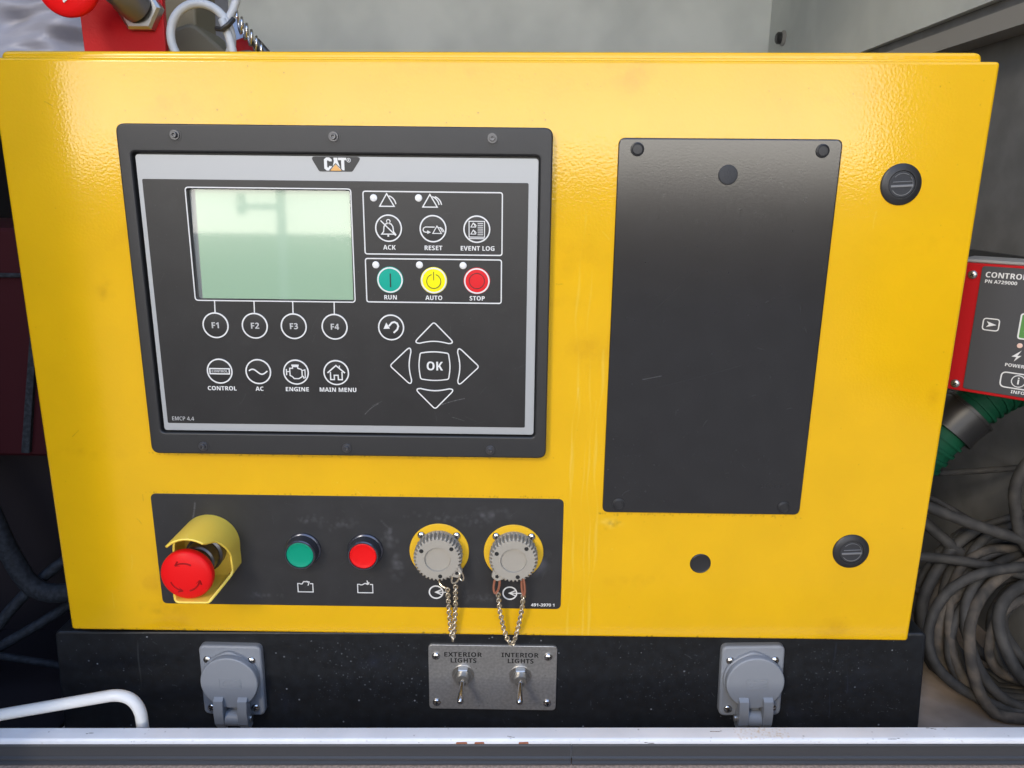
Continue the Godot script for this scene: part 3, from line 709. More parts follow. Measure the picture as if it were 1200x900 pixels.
func build_switches() -> void:
	var o := thing("label_plate", "long black label plate under the emergency stop and the two capped connectors", "label plate", Vector3(-127, -340, 0))
	var p := Paint.new(-295, -240, 336, 102, 3.0, lin(0.02, 0.02, 0.0205), 71, 0.07)
	var pale := Color(0.5, 0.5, 0.52)
	p.specks(700, 0.15, 0.5, pale, 0.28); p.scratches(40, 2, 9, 0.25, pale, 0.22)
	p.scratch(-257, -249, -261, -266, 1.0, pale, 0.35); p.scratch(-108, -262, -100, -270, 1.4, pale, 0.14)
	for q in [[-165, -262, 12, 3], [-140, -266, 14, 4], [-102, -278, 5, 12], [-96, -300, 5, 14], [-60, -258, 26, 3], [-40, -262, 30, 4], [-20, -256, 18, 5], [20, -300, 8, 10], [-30, -330, 20, 4], [-210, -330, 20, 3]]: p.smudge(q[0], q[1], q[2], q[3], pale, 0.5)
	var g := Geo.new(); g.plate(Geo.rr(-292.2, -339.5, 38.6, -241.6, 4.5), 0, 0.8, 0.3); emit(g, "plate", p.material(org, 0.5), o)
	for k in 2:
		g = Geo.new()
		var c := Vector2([-172.3, -122.9][k], -322.6)
		stroke(g, [[-4.0, 3.4], [-6.2, 3.4], [-6.2, -4.2], [6.2, -4.2], [6.2, 3.4], [4.0, 3.4]], c, 0.7, 0.8)
		if k == 0:
			stroke(g, [[-4.2, 3.0], [-2.6, 3.0], [-1.2, 5.2], [1.2, 5.2], [2.4, 4.4]], c, 0.7, 0.8); stroke(g, [[1.0, 5.6], [3.4, 4.9], [2.2, 1.6]], c, 0.7, 0.8)
		else:
			stroke(g, [[-4.2, 3.0], [-2.4, 3.0], [0, 4.4], [2.4, 3.2]], c, 0.7, 0.8); stroke(g, [[1.6, 7.0], [2.8, 3.9], [3.4, 5.4]], c, 0.8, 0.8); stroke(g, [[2.8, 4.2], [1.2, 4.6]], c, 0.7, 0.8)
		emit(g, "battery_symbol", M.print, o)
	for u in [-63.8, -3.0]:
		g = Geo.new(); var c := Vector2(u - 0.6, -325.3)
		stroke(g, arc(0, 0, 5.6, 0, 352, 30), c, 1.1, 0.8, true); stroke(g, [[4.6, 2.4], [-0.4, 0], [4.6, -2.4]], c, 0.9, 0.8); stroke(g, [[-0.2, 0], [9.6, 0]], c, 0.8, 0.82)
		emit(g, "plug_symbol", M.print, o)
	txt(o, "491-3970 1", 24.0, -335.8, 0.8, 2.6, M.print, 1.1)
	# emergency stop
	var e := thing("emergency_stop", "red mushroom emergency stop button inside a yellow guard", "emergency stop", Vector3(-247, -286, 0.8))
	var N := 72; var Lo := []; var oc := Geo.rq([Vector2(-270.5, -259), Vector2(-223.6, -259), Vector2(-223.6, -302), Vector2(-235, -314), Vector2(-259, -314), Vector2(-270.5, -302)], 14, 8)
	oc = Geo.rq([Vector2(-270.5, -259), Vector2(-223.6, -259), Vector2(-223.6, -303), Vector2(-234, -314), Vector2(-260.5, -314), Vector2(-270.5, -303)], 2.5, 4)
	# rounded top, chamfered bottom, resampled evenly
	var outl := PackedVector2Array()
	for q in Geo.circ(Vector2(-247, -282.6), 23.6, 22, 0.0, PI): outl.append(q)
	for q in Geo.rq([Vector2(-270.6, -290), Vector2(-270.6, -301.5), Vector2(-259.5, -314), Vector2(-234.5, -314), Vector2(-223.4, -301.5), Vector2(-223.4, -290)], 3.0, 4):
		if q.y < -291.5: outl.append(q)
	outl = resample(outl, N)
	var inn := Geo.inset(outl, 2.1)
	var zo := PackedVector3Array(); var zi := PackedVector3Array(); var zm := PackedVector3Array(); var zn := PackedVector3Array()
	for i in N:
		var d := outl[i] - Vector2(-247, -286); var s := absf(d.x) / 23.6
		var th := rad_to_deg(atan2(d.y, d.x))
		var z := 19.0
		if d.y > 0 and d.x > 0: z = lerpf(lerpf(19.0, 31.0, clampf(th / 45.0, 0, 1)), 44.0, smoothstep(44.0, 62.0, th))
		elif d.y > 0: z = lerpf(44.0, 19.0, smoothstep(0.7, 0.95, s))
		else: z = lerpf(44.0, 19.0, smoothstep(0.0, 1.0, clampf((d.y + 27.0) / 14.0, 0, 1)))
		zo.append(Vector3(outl[i].x, outl[i].y, z - 0.6)); zi.append(Vector3(inn[i].x, inn[i].y, z - 0.6))
		var mo := outl[i].lerp(inn[i], 0.28); var mi := outl[i].lerp(inn[i], 0.72)
		zm.append(Vector3(mo.x, mo.y, z)); zn.append(Vector3(mi.x, mi.y, z))
	var step := func(a: PackedVector3Array, z0: float, f: float) -> PackedVector3Array:
		var r := PackedVector3Array()
		for q in a: r.append(Vector3(q.x, q.y, lerpf(z0, q.z, f)))
		return r
	g = Geo.new(); g.loft([step.call(zo, 0.8, 0.0), step.call(zo, 0.8, 0.5), zo, zm, zn, zi, step.call(zi, 0.8, 0.5), step.call(zi, 2.0, 0.0)], false, false)
	g.plate(inn, 0.9, 2.0, 0.0); emit(g, "guard", M.shroud, e, 50)
	g = Geo.new(); g.lathe(Vector3(-249.5, -289.5, 2), [[15, 0], [15, 8], [13, 9], [13, 20], [11.5, 21], [11.5, 32]], 32); emit(g, "collar", M.dark_metal, e)
	g = Geo.new(); var pr := [[11, 30], [16.5, 32.5], [19.6, 34.5], [20.2, 36.5], [20.0, 39.5]]
	for k in range(1, 9): pr.append([20.0 * cos(k * PI / 16), 39.5 + 5.2 * sin(k * PI / 16)])
	g.lathe(Vector3(-251.2, -291.6, 0), pr, 48); var hd := emit(g, "mushroom_head", M.red, e, 60)
	g = Geo.new()
	for a in [[200.0, 255.0], [285.0, 345.0], [60.0, 120.0]]:
		var pts := []
		for q in arc(0, 0, 11.5, a[0], a[1], 14): pts.append(Vector3(-251.2 + q[0], -291.6 + q[1], 39.5 + 5.2 * sqrt(1 - pow(11.5 / 20.0, 2)) - 0.25))
		g.tube(pts, 0.75, 6, false, 1.0)
		var e0: Vector3 = pts[-1]; var dirv := (pts[-1] - pts[-2]).normalized() as Vector3
		g.tube([e0 - dirv * 2.6 + dirv.cross(Vector3(0, 0, 1)) * 2.0, e0 + dirv * 0.8], 0.6, 5); g.tube([e0 - dirv * 2.6 - dirv.cross(Vector3(0, 0, 1)) * 2.0, e0 + dirv * 0.8], 0.6, 5)
	emit(g, "turn_arrow", M.red_dark, hd)
	# push buttons
	for k in 2:
		var u: float = [-172.0, -121.4][k]
		var b := thing("push_button", ["green round push button with dark metal rim", "red round push button with dark metal rim"][k], "push button", Vector3(u, -288.3, 0.8), "push buttons on the black label plate")
		g = Geo.new(); g.lathe(Vector3(u, -288.3, 0.8), [[14.6, 0], [14.4, 1.6], [13.6, 2.2], [13.3, 2.3], [12.6, 10.4], [12.0, 11.2], [11.2, 11.2], [10.9, 10.2]], 44, Vector3(0, 0, 1), false); emit(g, "barrel", M.barrel, b, 30)
		g = Geo.new(); g.lathe(Vector3(u, -288.3, 0.8), [[10.9, 9.6], [10.7, 10.6], [10.0, 10.9], [9.3, 10.3], [6.0, 9.9], [0, 9.7]], 40); emit(g, "button_face", [M.green, M.red][k], b, 50)

func resample(p: PackedVector2Array, n: int) -> PackedVector2Array:
	var c := Curve2D.new()
	for q in p: c.add_point(q)
	c.add_point(p[0]); c.bake_interval = 0.3
	var o := PackedVector2Array(); var l := c.get_baked_length()
	for i in n: o.append(c.sample_baked(l * i / n))
	return o

func link(g: Geo, c: Vector3, d: Vector3, twist: float, a: float, b: float, r: float) -> void:
	var x := d.normalized(); var y := x.cross(Vector3(0, 0, 1)).normalized(); var z := x.cross(y)
	var yy := y * cos(twist) + z * sin(twist)
	var pts := []
	for i in 10:
		var t := TAU * i / 10; pts.append(c + x * cos(t) * a + yy * sin(t) * b)
	g.tube(pts, r, 5, true)
func chain(g: Geo, path: Array, pitch: float) -> void:
	var c := Curve3D.new()
	for q in path: c.add_point(q)
	c.bake_interval = 0.4
	var l := c.get_baked_length(); var n := int(l / pitch)
	for i in n:
		var p := c.sample_baked((i + 0.5) * l / n); var q := c.sample_baked(minf((i + 0.5) * l / n + 0.5, l)); var q0 := c.sample_baked(maxf((i + 0.5) * l / n - 0.5, 0))
		link(g, p, q - q0, (1.25 if i % 2 else -0.3) + rng.randf_range(-0.15, 0.15), pitch * 0.80, 1.65, 0.62)

func build_connectors() -> void:
	for k in 2:
		var c := Vector2([-61.3, -0.9][k], -288.2)
		var o := thing("capped_connector", ["left round grey capped connector on a yellow disc with two chain strands hanging together", "right round grey capped connector on a yellow disc with its chain in a V"][k], "connector", Vector3(c.x, c.y, 0.8), "capped connectors on the black label plate")
		var g := Geo.new(); g.lathe(Vector3(c.x, c.y, 0.8), [[24.2, 0], [24.2, 0.5], [23.8, 0.9], [0, 0.9]], 56); emit(g, "yellow_disc", M.flange, o)
		g = Geo.new(); g.lathe(Vector3(c.x, c.y, 1.6), [[18.6, 0], [18.6, 3.0], [17.8, 3.5]], 40); emit(g, "mounting_flange", M.cap, o)
		for s in [-1, 1]:
			pan_screw(o, c.x + s * 14.2, c.y + 14.4, 2.2, 3.1, M.chrome, 0.3 * s)
		# knurled cap
		g = Geo.new(); var L := []
		var teeth := 36
		for q in [[18.4, 4.0, 1.6], [19.4, 4.6, 2.2], [19.4, 13.6, 2.2], [19.0, 14.9, 2.2], [17.6, 16.0, 0.7], [16.4, 16.1, 0.0]]:
			var l := PackedVector3Array()
			for i in teeth * 6:
				var a := TAU * i / (teeth * 6); var w := smoothstep(-0.45, 0.45, cos(i * TAU / 6.0))
				var rr: float = q[0] - q[2] * (1.0 - w)
				l.append(Vector3(c.x + cos(a) * rr, c.y + sin(a) * rr, q[1]))
			L.append(l)
		var ring := PackedVector3Array(); var ring2 := PackedVector3Array(); var ring3 := PackedVector3Array()
		for i in teeth * 6:
			var a := TAU * i / (teeth * 6)
			ring.append(Vector3(c.x + cos(a) * 10.4, c.y + sin(a) * 10.4, 16.1)); ring2.append(Vector3(c.x + cos(a) * 10.0, c.y + sin(a) * 10.0, 14.3)); ring3.append(Vector3(c.x + cos(a) * 0.01, c.y + sin(a) * 0.01, 14.3))
		L.append(ring); L.append(ring2); L.append(ring3)
		g.loft(L, false, false); var cp := emit(g, "knurled_cap", M.cap, o, 32)
		for a in [150.0, 40.0, 278.0]:
			var h := c + Vector2.from_angle(deg_to_rad(a + (6.0 if k else 0.0))) * 14.6
			g = Geo.new(); g.lathe(Vector3(h.x, h.y, 16.0), [[1.75, 0.0], [1.75, 0.18], [1.4, 0.16], [0, 0.14]], 14); emit(g, "pin_hole", M.ink, cp)
		# lug with a hole for the chain
		var la := deg_to_rad(-38.0 if k == 0 else -132.0); var lc := c + Vector2.from_angle(la) * 20.0
		g = Geo.new(); var tl := Geo.rq([lc + Vector2.from_angle(la + PI / 2) * 7 - Vector2.from_angle(la) * 5, lc - Vector2.from_angle(la + PI / 2) * 7 - Vector2.from_angle(la) * 5, lc - Vector2.from_angle(la + PI / 2) * 3 + Vector2.from_angle(la) * 3, lc + Vector2.from_angle(la + PI / 2) * 3 + Vector2.from_angle(la) * 3], 2.2, 5)
		g.plate(tl, 10.5, 15.2, 0.8, true); var lug := emit(g, "lug", M.cap, cp)
		g = Geo.new(); g.plate(Geo.circ(lc - Vector2.from_angle(la) * 0.6, 1.7, 5), 15.2, 15.35, 0.0); emit(g, "lug_hole", M.ink, cp)
		g = Geo.new()
		if k == 0:
			link(g, Vector3(lc.x - 1.5, lc.y - 3.8, 14.5), Vector3(-0.5, -1, 0), 0.3, 5.6, 2.8, 0.75); link(g, Vector3(lc.x + 2.4, lc.y - 3.0, 12.5), Vector3(0.2, -1, -0.2), 0.5, 5.4, 2.6, 0.7)
			g.tube(Geo.spline([Vector3(-62.4, -308, 4), Vector3(-60.5, -312.5, 9), Vector3(-57, -315, 11), Vector3(-53.8, -316.5, 10)], 5), 0.8, 6)
			emit(g, "split_ring", M.brass, o)
			g = Geo.new(); chain(g, [Vector3(-54.0, -316.5, 10.5), Vector3(-53.4, -338, 7), Vector3(-52.2, -358, 5), Vector3(-51.0, -366.5, 4.6)], 2.7)
			chain(g, [Vector3(-47.4, -313, 12), Vector3(-48.0, -338, 8), Vector3(-49.6, -358, 6), Vector3(-50.8, -367.5, 5)], 2.7)
		else:
			for q in [[-14.2, -311.0, -0.12], [7.2, -312.5, 0.06]]:
				var pts := []
				for i in 20:
					var t := TAU * i / 20; pts.append(Vector3(q[0] + sin(t) * (2.2 if q[0] < 0 else 1.2) + cos(t) * 8 * q[2] * -1.0, q[1] + cos(t) * 7.6, 13.0 + sin(t) * 0.6))
				g.tube(pts, 1.0, 7, true)
			emit(g, "copper_clip", M.copper, o)
			g = Geo.new(); chain(g, [Vector3(-13.0, -319, 12.5), Vector3(-11.8, -335, 10), Vector3(-8.2, -355, 7), Vector3(-4.6, -367, 5.5), Vector3(-1.4, -370, 5)], 2.7)
			chain(g, [Vector3(7.4, -320, 12.5), Vector3(6.4, -335, 10), Vector3(3.6, -353, 7), Vector3(1.2, -365, 5.5), Vector3(-1.0, -370.5, 5.4)], 2.7)
		emit(g, "chain", M.brass, o, 70)

func base_paint() -> StandardMaterial3D:
	var p := Paint.new(-405, -360, 770, 125, 2.6, lin(0.010, 0.0115, 0.014), 81, 0.15, 0.03)
	var w := Color(0.75, 0.77, 0.8); var b := Color(0.28, 0.32, 0.42)
	p.specks(1500, 0.2, 0.7, w, 0.4); p.specks(160, 0.3, 1.1, w, 0.9); p.specks(220, 0.3, 1.0, w, 0.5, Rect2(-170, -440, 100, 60)); p.specks(150, 0.3, 0.9, w, 0.4, Rect2(100, -440, 70, 60)); p.specks(160, 0.3, 0.9, w, 0.4, Rect2(250, -455, 90, 70))
	p.scratches(60, 1, 6, 0.3, w, 0.35)
	for q in [[-190, -462, 16, 8], [-280, -462, 18, 9], [-330, -440, 6, 25], [-200, -445, 10, 12], [250, -450, 26, 10], [300, -420, 10, 30], [-20, -455, 30, 6], [-120, -400, 20, 10]]: p.smudge(q[0], q[1], q[2], q[3], b, 0.2)
	p.drip(-325, -378, -440, 0.8, Color(0.5, 0.5, 0.48), 0.1); p.drip(278, -380, -455, 0.7, b, 0.1); p.drip(290, -385, -430, 0.6, b, 0.1)
	return p.material(org, 0.42)

func build_base() -> void:
	var o := thing("plinth", "black scuffed plinth under the yellow cabinet", "plinth", Vector3(-20, -480, -12))
	var g := Geo.new()
	var q := [Vector2(-401, -479.5), Vector2(359, -479.5), Vector2(353.6, -371), Vector2(-393.4, -369.5)]
	g.plate(Geo.rq(q, 5), -250, -12, 2.0, true); emit(g, "block", base_paint(), o)
	o.rotation.z = 0.016
	# switch plate
	var s := thing("switch_plate", "brushed steel plate with two toggle switches for the lights", "switch plate", Vector3(-18, -445, -12))
	var p := Paint.new(-76, -380, 117, 68, 6.0, lin(0.47, 0.465, 0.455), 91, 0.05, 0.05)
	for i in 420:
		var y := p.rng.randf_range(-447, -380); var x := p.rng.randf_range(-76, 30); var gg := p.rng.randf_range(0.45, 0.85)
		p.scratch(x, y, x + p.rng.randf_range(6, 40), y + p.rng.randf_range(-0.5, 0.5), 0.16, Color(gg, gg, gg * 0.98), 0.35)
	p.specks(70, 0.2, 0.7, Color(0.3, 0.28, 0.26), 0.4); p.scratches(30, 2, 9, 0.15, Color(0.9, 0.9, 0.9), 0.4)
	g = Geo.new(); g.plate(Geo.rr(-73.2, -445.2, 37.6, -381.6, 4), -13, -10, 0.5); emit(g, "plate", p.material(org, 0.36, 0.5, 0.75), s)
	for c in [[-66.6, -392.4], [29.9, -391.8], [-66.6, -438.4], [30.0, -437.6]]: pan_screw(s, c[0], c[1], -10, 3.6, M.chrome, rng.randf())
	txt(s, "EXTERIOR", -43.6, -390.8, -10.0, 4.3, M.ink, 1.17); txt(s, "LIGHTS", -43.0, -396.6, -10.0, 4.3, M.ink, 1.12)
	txt(s, "INTERIOR", 5.6, -390.6, -10.0, 4.3, M.ink, 1.14); txt(s, "LIGHTS", 6.2, -396.4, -10.0, 4.3, M.ink, 1.12)
	for u in [-43.4, 6.2]:
		var c := Vector3(u, -410.5, -10)
		g = Geo.new(); g.lathe(c, [[9.6, 0], [9.6, 0.5], [9.2, 0.8], [0, 0.8]], 32); var tg := emit(g, "toggle_switch", M.steel, s)
		g = Geo.new(); g.lathe(c, [[8.0, 0.8], [8.0, 3.4], [7.2, 4.0], [5.6, 4.0]], 6); emit(g, "hex_nut", M.steel, tg, 20)
		g = Geo.new(); g.lathe(c, [[5.6, 3.8], [5.6, 9.0], [5.2, 9.6], [3.6, 9.6], [3.4, 8.4], [0, 8.4]], 24); emit(g, "bushing", M.steel, tg)
		var d := Vector3(-0.03, -0.42, 0.9).normalized()
		g = Geo.new(); g.lathe(c + Vector3(0, 0, 7), [[1.9, 0], [2.0, 6], [2.7, 15], [2.9, 19], [2.5, 20.6], [1.4, 21.4], [0, 21.7]], 16, d); emit(g, "lever", M.chrome, tg, 50)
	# two flip-lid outlets
	var r := thing("outlet", "left grey outlet with closed flip lid, under the emergency stop", "outlet", Vector3(-243, -417, -12), "grey flip lid outlets on the black plinth")
	g = Geo.new(); g.plate(Geo.rr(-270, -452, -216.4, -383.4, 6), -12, -6, 2.0); emit(g, "cover_plate", M.gray_plastic, r)
	for c in [[-262.6, -396.8], [-225.0, -396.8], [-262.4, -444.4], [-224.2, -443.6]]: pan_screw(r, c[0], c[1], -6, 3.7, M.chrome, rng.randf() * 1.5)
	var tear := PackedVector2Array()
	for a in Geo.circ(Vector2(-243.4, -413.5), 25, 40, deg_to_rad(140), deg_to_rad(400)): tear.append(a)
	for a in [[0.2, 5.6], [0.4, 9.4], [0.5, 10.2], [0.6, 9.4], [0.8, 5.6]]: tear.append(tear[40].lerp(tear[0], a[0]) + Vector2(0, a[1]))
	g = Geo.new(); g.loft([Geo.at(tear, -6), Geo.at(Geo.inset(tear, 0.3), -3.6), Geo.at(Geo.inset(tear, 1.2), -2.8)]); emit(g, "lid_seat", M.gray_plastic, r, 30)
	g = Geo.new(); g.lathe(Vector3(-242.6, -414, -2.8), [[23.6, 0], [24.6, 0.6], [24.6, 4.4], [24.0, 5.2], [23, 5.5], [0, 5.8]], 56); var lid := emit(g, "lid", M.gray_plastic, r)
	g = Geo.new(); g.ribbon(Geo.rr(-250.5, -418.5, -232, -409.5, 1.2), 0.5, 2.95, 0.3, true); g.ribbon(bow([Vector2(-247.5, -416), Vector2(-233, -416), Vector2(-233, -412), Vector2(-247.5, -412)], [1, 0.4, 1, 0.4], 1.5), 0.5, 2.95, 0.3, true)
	for i in 3: g.ribbon(PackedVector2Array([Vector2(-246, -413 - i * 1.1), Vector2(-234, -413 - i * 1.1)]), 0.35, 2.95, 0.3)
	emit(g, "embossed_mark", M.gray_plastic, lid)
	for u in [-256.0, -235.5]:
		g = Geo.new()
		var l := []
		for x in [u, u + 8.0]:
			var pp := PackedVector3Array()
			for c in [Vector2(2.9, -427), Vector2(6.0, -429.5), Vector2(7.4, -440), Vector2(6, -452), Vector2(1, -460), Vector2(-6, -460), Vector2(-6, -448), Vector2(-2, -441), Vector2(-2, -430)]: pp.append(Vector3(x, c.y, c.x))
			l.append(pp)
		g.loft(l, true, true); emit(g, "hinge_arm", M.gray_plastic, r, 25)
	g = Geo.new(); g.lathe(Vector3(-247.6, -450, -1), [[7, 0], [7, 11.8]], 24, Vector3(1, 0, 0)); g.box(Vector3(-247.8, -452, -11), Vector3(-235.8, -438, -3), 1.0); emit(g, "hinge_knuckle", M.gray_plastic, r)
	g = Geo.new(); g.lathe(Vector3(-258, -450, -1), [[3.2, 0], [3.4, 1], [3.4, 31], [3.2, 32], [0, 32]], 16, Vector3(1, 0, 0)); emit(g, "hinge_pin", M.steel, r)
	r.rotation.z = -0.01
	var r2 := again(r, Vector3(205.2, -409.6, -12), "right grey outlet with closed flip lid, under the black cover plate")
	r2.rotation.z = 0.03
	# white bent handle lying behind the sill
	var h := thing("bent_handle", "white painted bent tube handle rising behind the sill at lower left", "handle", Vector3(-293, -440, 52))
	g = Geo.new()
	var hp := [Vector3(-520, -435, 50), Vector3(-430, -415.4, 51)]
	for i in 13:
		var f := i / 12.0; var qa := Vector3(-318, -391, 52); var qb := Vector3(-295.5, -386.2, 52); var qc := Vector3(-293.2, -408, 52)
		hp.append(qa.lerp(qb, f).lerp(qb.lerp(qc, f), f))
	hp.append(Vector3(-292.8, -460, 52)); g.tube(hp, 4.6, 18); emit(g, "tube", M.white_paint, h, 60)

func build_left() -> void:
	# red bracket with a nut and its red knob, above the cabinet's left end
	var o := thing("red_bracket", "red painted steel bracket standing above the cabinet's left end", "bracket", Vector3(-350, 93, -160))
	var g := Geo.new(); g.plate(Geo.rq([Vector2(-388, 88), Vector2(-316, 88), Vector2(-313, 210), Vector2(-388.5, 210)], 2), -166, -160, 0.8, true); emit(g, "plate", M.red_paint, o)
	g = Geo.new(); g.lathe(Vector3(-333, 146, -160), [[20, 0], [20, 8], [17.5, 10], [12, 10]], 6); emit(g, "hex_nut", M.steel, o, 20)
	g = Geo.new(); g.lathe(Vector3(-333, 146, -152), [[14, 0], [14, 14], [12.5, 17], [12.5, 24], [9, 30]], 24, Vector3(-0.32, 0.42, 0.85)); emit(g, "stem", M.stem, o)
	var k := thing("pull_knob", "red round knob with a white mark above the cabinet's left end", "knob", Vector3(-371, 156, -110))
	g = Geo.new(); g.lathe(Vector3(-371, 156, -122), [[8, -6], [20, 0], [25, 4], [26, 8], [25, 11], [20, 13.5], [10, 15], [0, 15.4]], 48); var kk := emit(g, "disc", M.red, k, 60)
	g = Geo.new(); g.plate(PackedVector2Array([Vector2(-372, 140), Vector2(-366, 144.5), Vector2(-375, 149)]), -108.4, -106.8, 0.0); g.plate(PackedVector2Array([Vector2(-366, 144.5), Vector2(-358, 146), Vector2(-356, 150), Vector2(-362, 150)]), -108.6, -107, 0.0)
	emit(g, "white_mark", M.print, kk)
	# grey sheet lying behind
	var t := thing("plastic_sheet", "crumpled grey plastic sheet behind the red bracket at upper left", "sheet", Vector3(-470, 93, -220))
	g = Geo.new(); var fn := noise(0.014, 101, 2); var nx := 70; var ny := 28
	var P := func(i: int, j: int) -> Vector3:
		var x := -640.0 + 280.0 * i / nx; var y := 80.0 + 105.0 * j / ny
		return Vector3(x, y - 0.12 * absf(x + 480) * (1.0 if j == ny else 0.3), -230 - 48.0 * j / ny + fn.get_noise_2d(x * 0.6, y * 1.6) * 20)
	for i in nx:
		for j in ny:
			g.tri(P.call(i, j), P.call(i + 1, j + 1), P.call(i + 1, j)); g.tri(P.call(i, j), P.call(i, j + 1), P.call(i + 1, j + 1))
	emit(g, "film", M.tarp, t, 120)
	var bx := thing("black_box", "black box behind the grey sheet at the top left corner", "box", Vector3(-500, 93, -380))
	g = Geo.new(); g.box(Vector3(-640, 90, -460), Vector3(-420, 330, -300), 4); emit(g, "case", M.black, bx)
	# things behind the bracket
	var ol := thing("olive_bag", "olive brown folded bag behind the white cable loop", "bag", Vector3(-290, 93, -230))
	g = Geo.new(); g.plate(Geo.rq([Vector2(-345, 80), Vector2(-262, 80), Vector2(-280, 118), Vector2(-318, 150), Vector2(-350, 140)], 12), -290, -230, 4, true); g.plate(Geo.rq([Vector2(-352, 80), Vector2(-325, 80), Vector2(-318, 215), Vector2(-352, 215)], 9), -300, -250, 3, true)
	emit(g, "bag", M.olive, ol)
	var bl := thing("gray_pouch", "grey pouch behind the white cable loop", "pouch", Vector3(-280, 93, -300))
	g = Geo.new(); g.plate(Geo.rq([Vector2(-392, 80), Vector2(-326, 80), Vector2(-318, 220), Vector2(-392, 220)], 16), -340, -300, 5, true); emit(g, "pouch", M.tarp, bl)
	g = Geo.new(); g.lathe(Vector3(-272, 142, -215), [[11, 0], [11, 24], [9, 26], [0, 26]], 20, Vector3(0.3, -0.8, 0.5)); var bt := emit(g, "ribbed_fitting", mat(lin(0.32, 0.40, 0.55), 0.3), bl)
	g = Geo.new(); g.lathe(Vector3(-256, 90, -190), [[13, 0], [15, 20], [12, 34], [0, 40]], 24, Vector3(0.1, 1, 0.1)); emit(g, "dark_red_cap", M.red_dark, bl, 60)
	var wl := thing("white_cable", "white cable bent into a loop above the cabinet's top edge", "cable", Vector3(-270, 93, -150))
	g = Geo.new(); var pts := []
	for q in [[-238, 330, -190], [-243, 200, -170], [-246, 160, -158], [-252, 141, -150], [-262, 127, -146], [-268, 112, -144]]: pts.append(Vector3(q[0], q[1], q[2]))
	pts = [Vector3(-234, 300, -175), Vector3(-240, 190, -160), Vector3(-247, 152, -152), Vector3(-256, 134, -150)]
	g.tube(Geo.spline(pts, 6), 3.5, 12)
	var lp := []
	for i in 40:
		var a := deg_to_rad(-70.0 + 330.0 * i / 39); lp.append(Vector3(-278 + cos(a) * 26, 122 + sin(a) * 27, -150 + i * 0.12))
	g.tube(lp, 3.7, 12)
	g.tube(Geo.spline([Vector3(-258, 136, -146), Vector3(-252, 120, -144), Vector3(-249, 100, -143), Vector3(-250, 84, -142)], 6), 3.6, 12)
	emit(g, "sheath", M.white_cable, wl, 60)
	g = Geo.new(); g.tube([Vector3(-262, 128, -142), Vector3(-256, 127, -139), Vector3(-250, 131, -139), Vector3(-247, 136, -143)], 2.2, 8); emit(g, "cable_tie", M.black, wl)
	var sp := thing("spring", "bright coil spring with a dark hook right of the white cable", "spring", Vector3(-235, 115, -150))
	g = Geo.new(); var hx := []
	for i in 100:
		var a := i * 0.33; var f := i / 99.0; hx.append(Vector3(-247 + 20 * f + cos(a) * 3, 137 - 26 * f + sin(a) * 7.5, -150 + cos(a) * 7.5))
	g.tube(hx, 1.1, 6); emit(g, "coil", M.chrome, sp, 70)
	g = Geo.new(); g.tube(Geo.spline([Vector3(-232, 119, -150), Vector3(-224, 110, -150), Vector3(-214, 98, -150), Vector3(-208, 88, -150)], 5), 4.5, 10); g.tube(Geo.spline([Vector3(-254, 106, -150), Vector3(-238, 109, -150), Vector3(-226, 104, -152)], 4), 3.5, 8); emit(g, "hook", M.dark_metal, sp)
	# dark red case and cables left of the cabinet
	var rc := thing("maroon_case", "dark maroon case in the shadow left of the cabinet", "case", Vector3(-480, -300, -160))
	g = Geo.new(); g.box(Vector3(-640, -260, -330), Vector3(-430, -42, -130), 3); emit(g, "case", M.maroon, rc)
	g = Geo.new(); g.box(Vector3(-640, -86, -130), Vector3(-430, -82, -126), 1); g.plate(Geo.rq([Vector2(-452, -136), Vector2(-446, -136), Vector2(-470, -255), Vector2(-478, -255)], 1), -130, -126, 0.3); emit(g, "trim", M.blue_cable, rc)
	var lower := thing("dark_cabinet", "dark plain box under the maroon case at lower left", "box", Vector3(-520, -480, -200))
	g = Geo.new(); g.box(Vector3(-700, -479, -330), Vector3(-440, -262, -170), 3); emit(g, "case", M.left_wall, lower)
	var cb := [
		["thick dark cable sagging beside the cabinet's left edge", [Vector3(-560, -230, -110), Vector3(-512, -296, -110), Vector3(-494, -352, -110), Vector3(-474, -390, -110), Vector3(-440, -396, -115), Vector3(-400, -380, -140)], 9.5],
		["dark cable rising from the floor towards the cabinet's left edge", [Vector3(-560, -474, -80), Vector3(-520, -440, -90), Vector3(-492, -405, -105), Vector3(-466, -380, -130), Vector3(-420, -350, -160)], 5.5],
		["dark cable curving along the floor beside the black plinth", [Vector3(-540, -470, -60), Vector3(-500, -440, -80), Vector3(-470, -425, -100), Vector3(-440, -410, -130), Vector3(-420, -400, -160)], 5.0],
		["thin dark cable on the floor at lower left", [Vector3(-520, -424, -60), Vector3(-490, -440, -70), Vector3(-450, -455, -80), Vector3(-420, -470, -90)], 3.5]]
	for c in cb:
		var w := thing("dark_cable", c[0], "cable", c[1][0], "dark cables left of the cabinet")
		g = Geo.new(); g.tube(Geo.spline(c[1], 8), c[2], 12, false, 1.0, 0.03); emit(g, "sheath", M.blue_cable, w, 60)

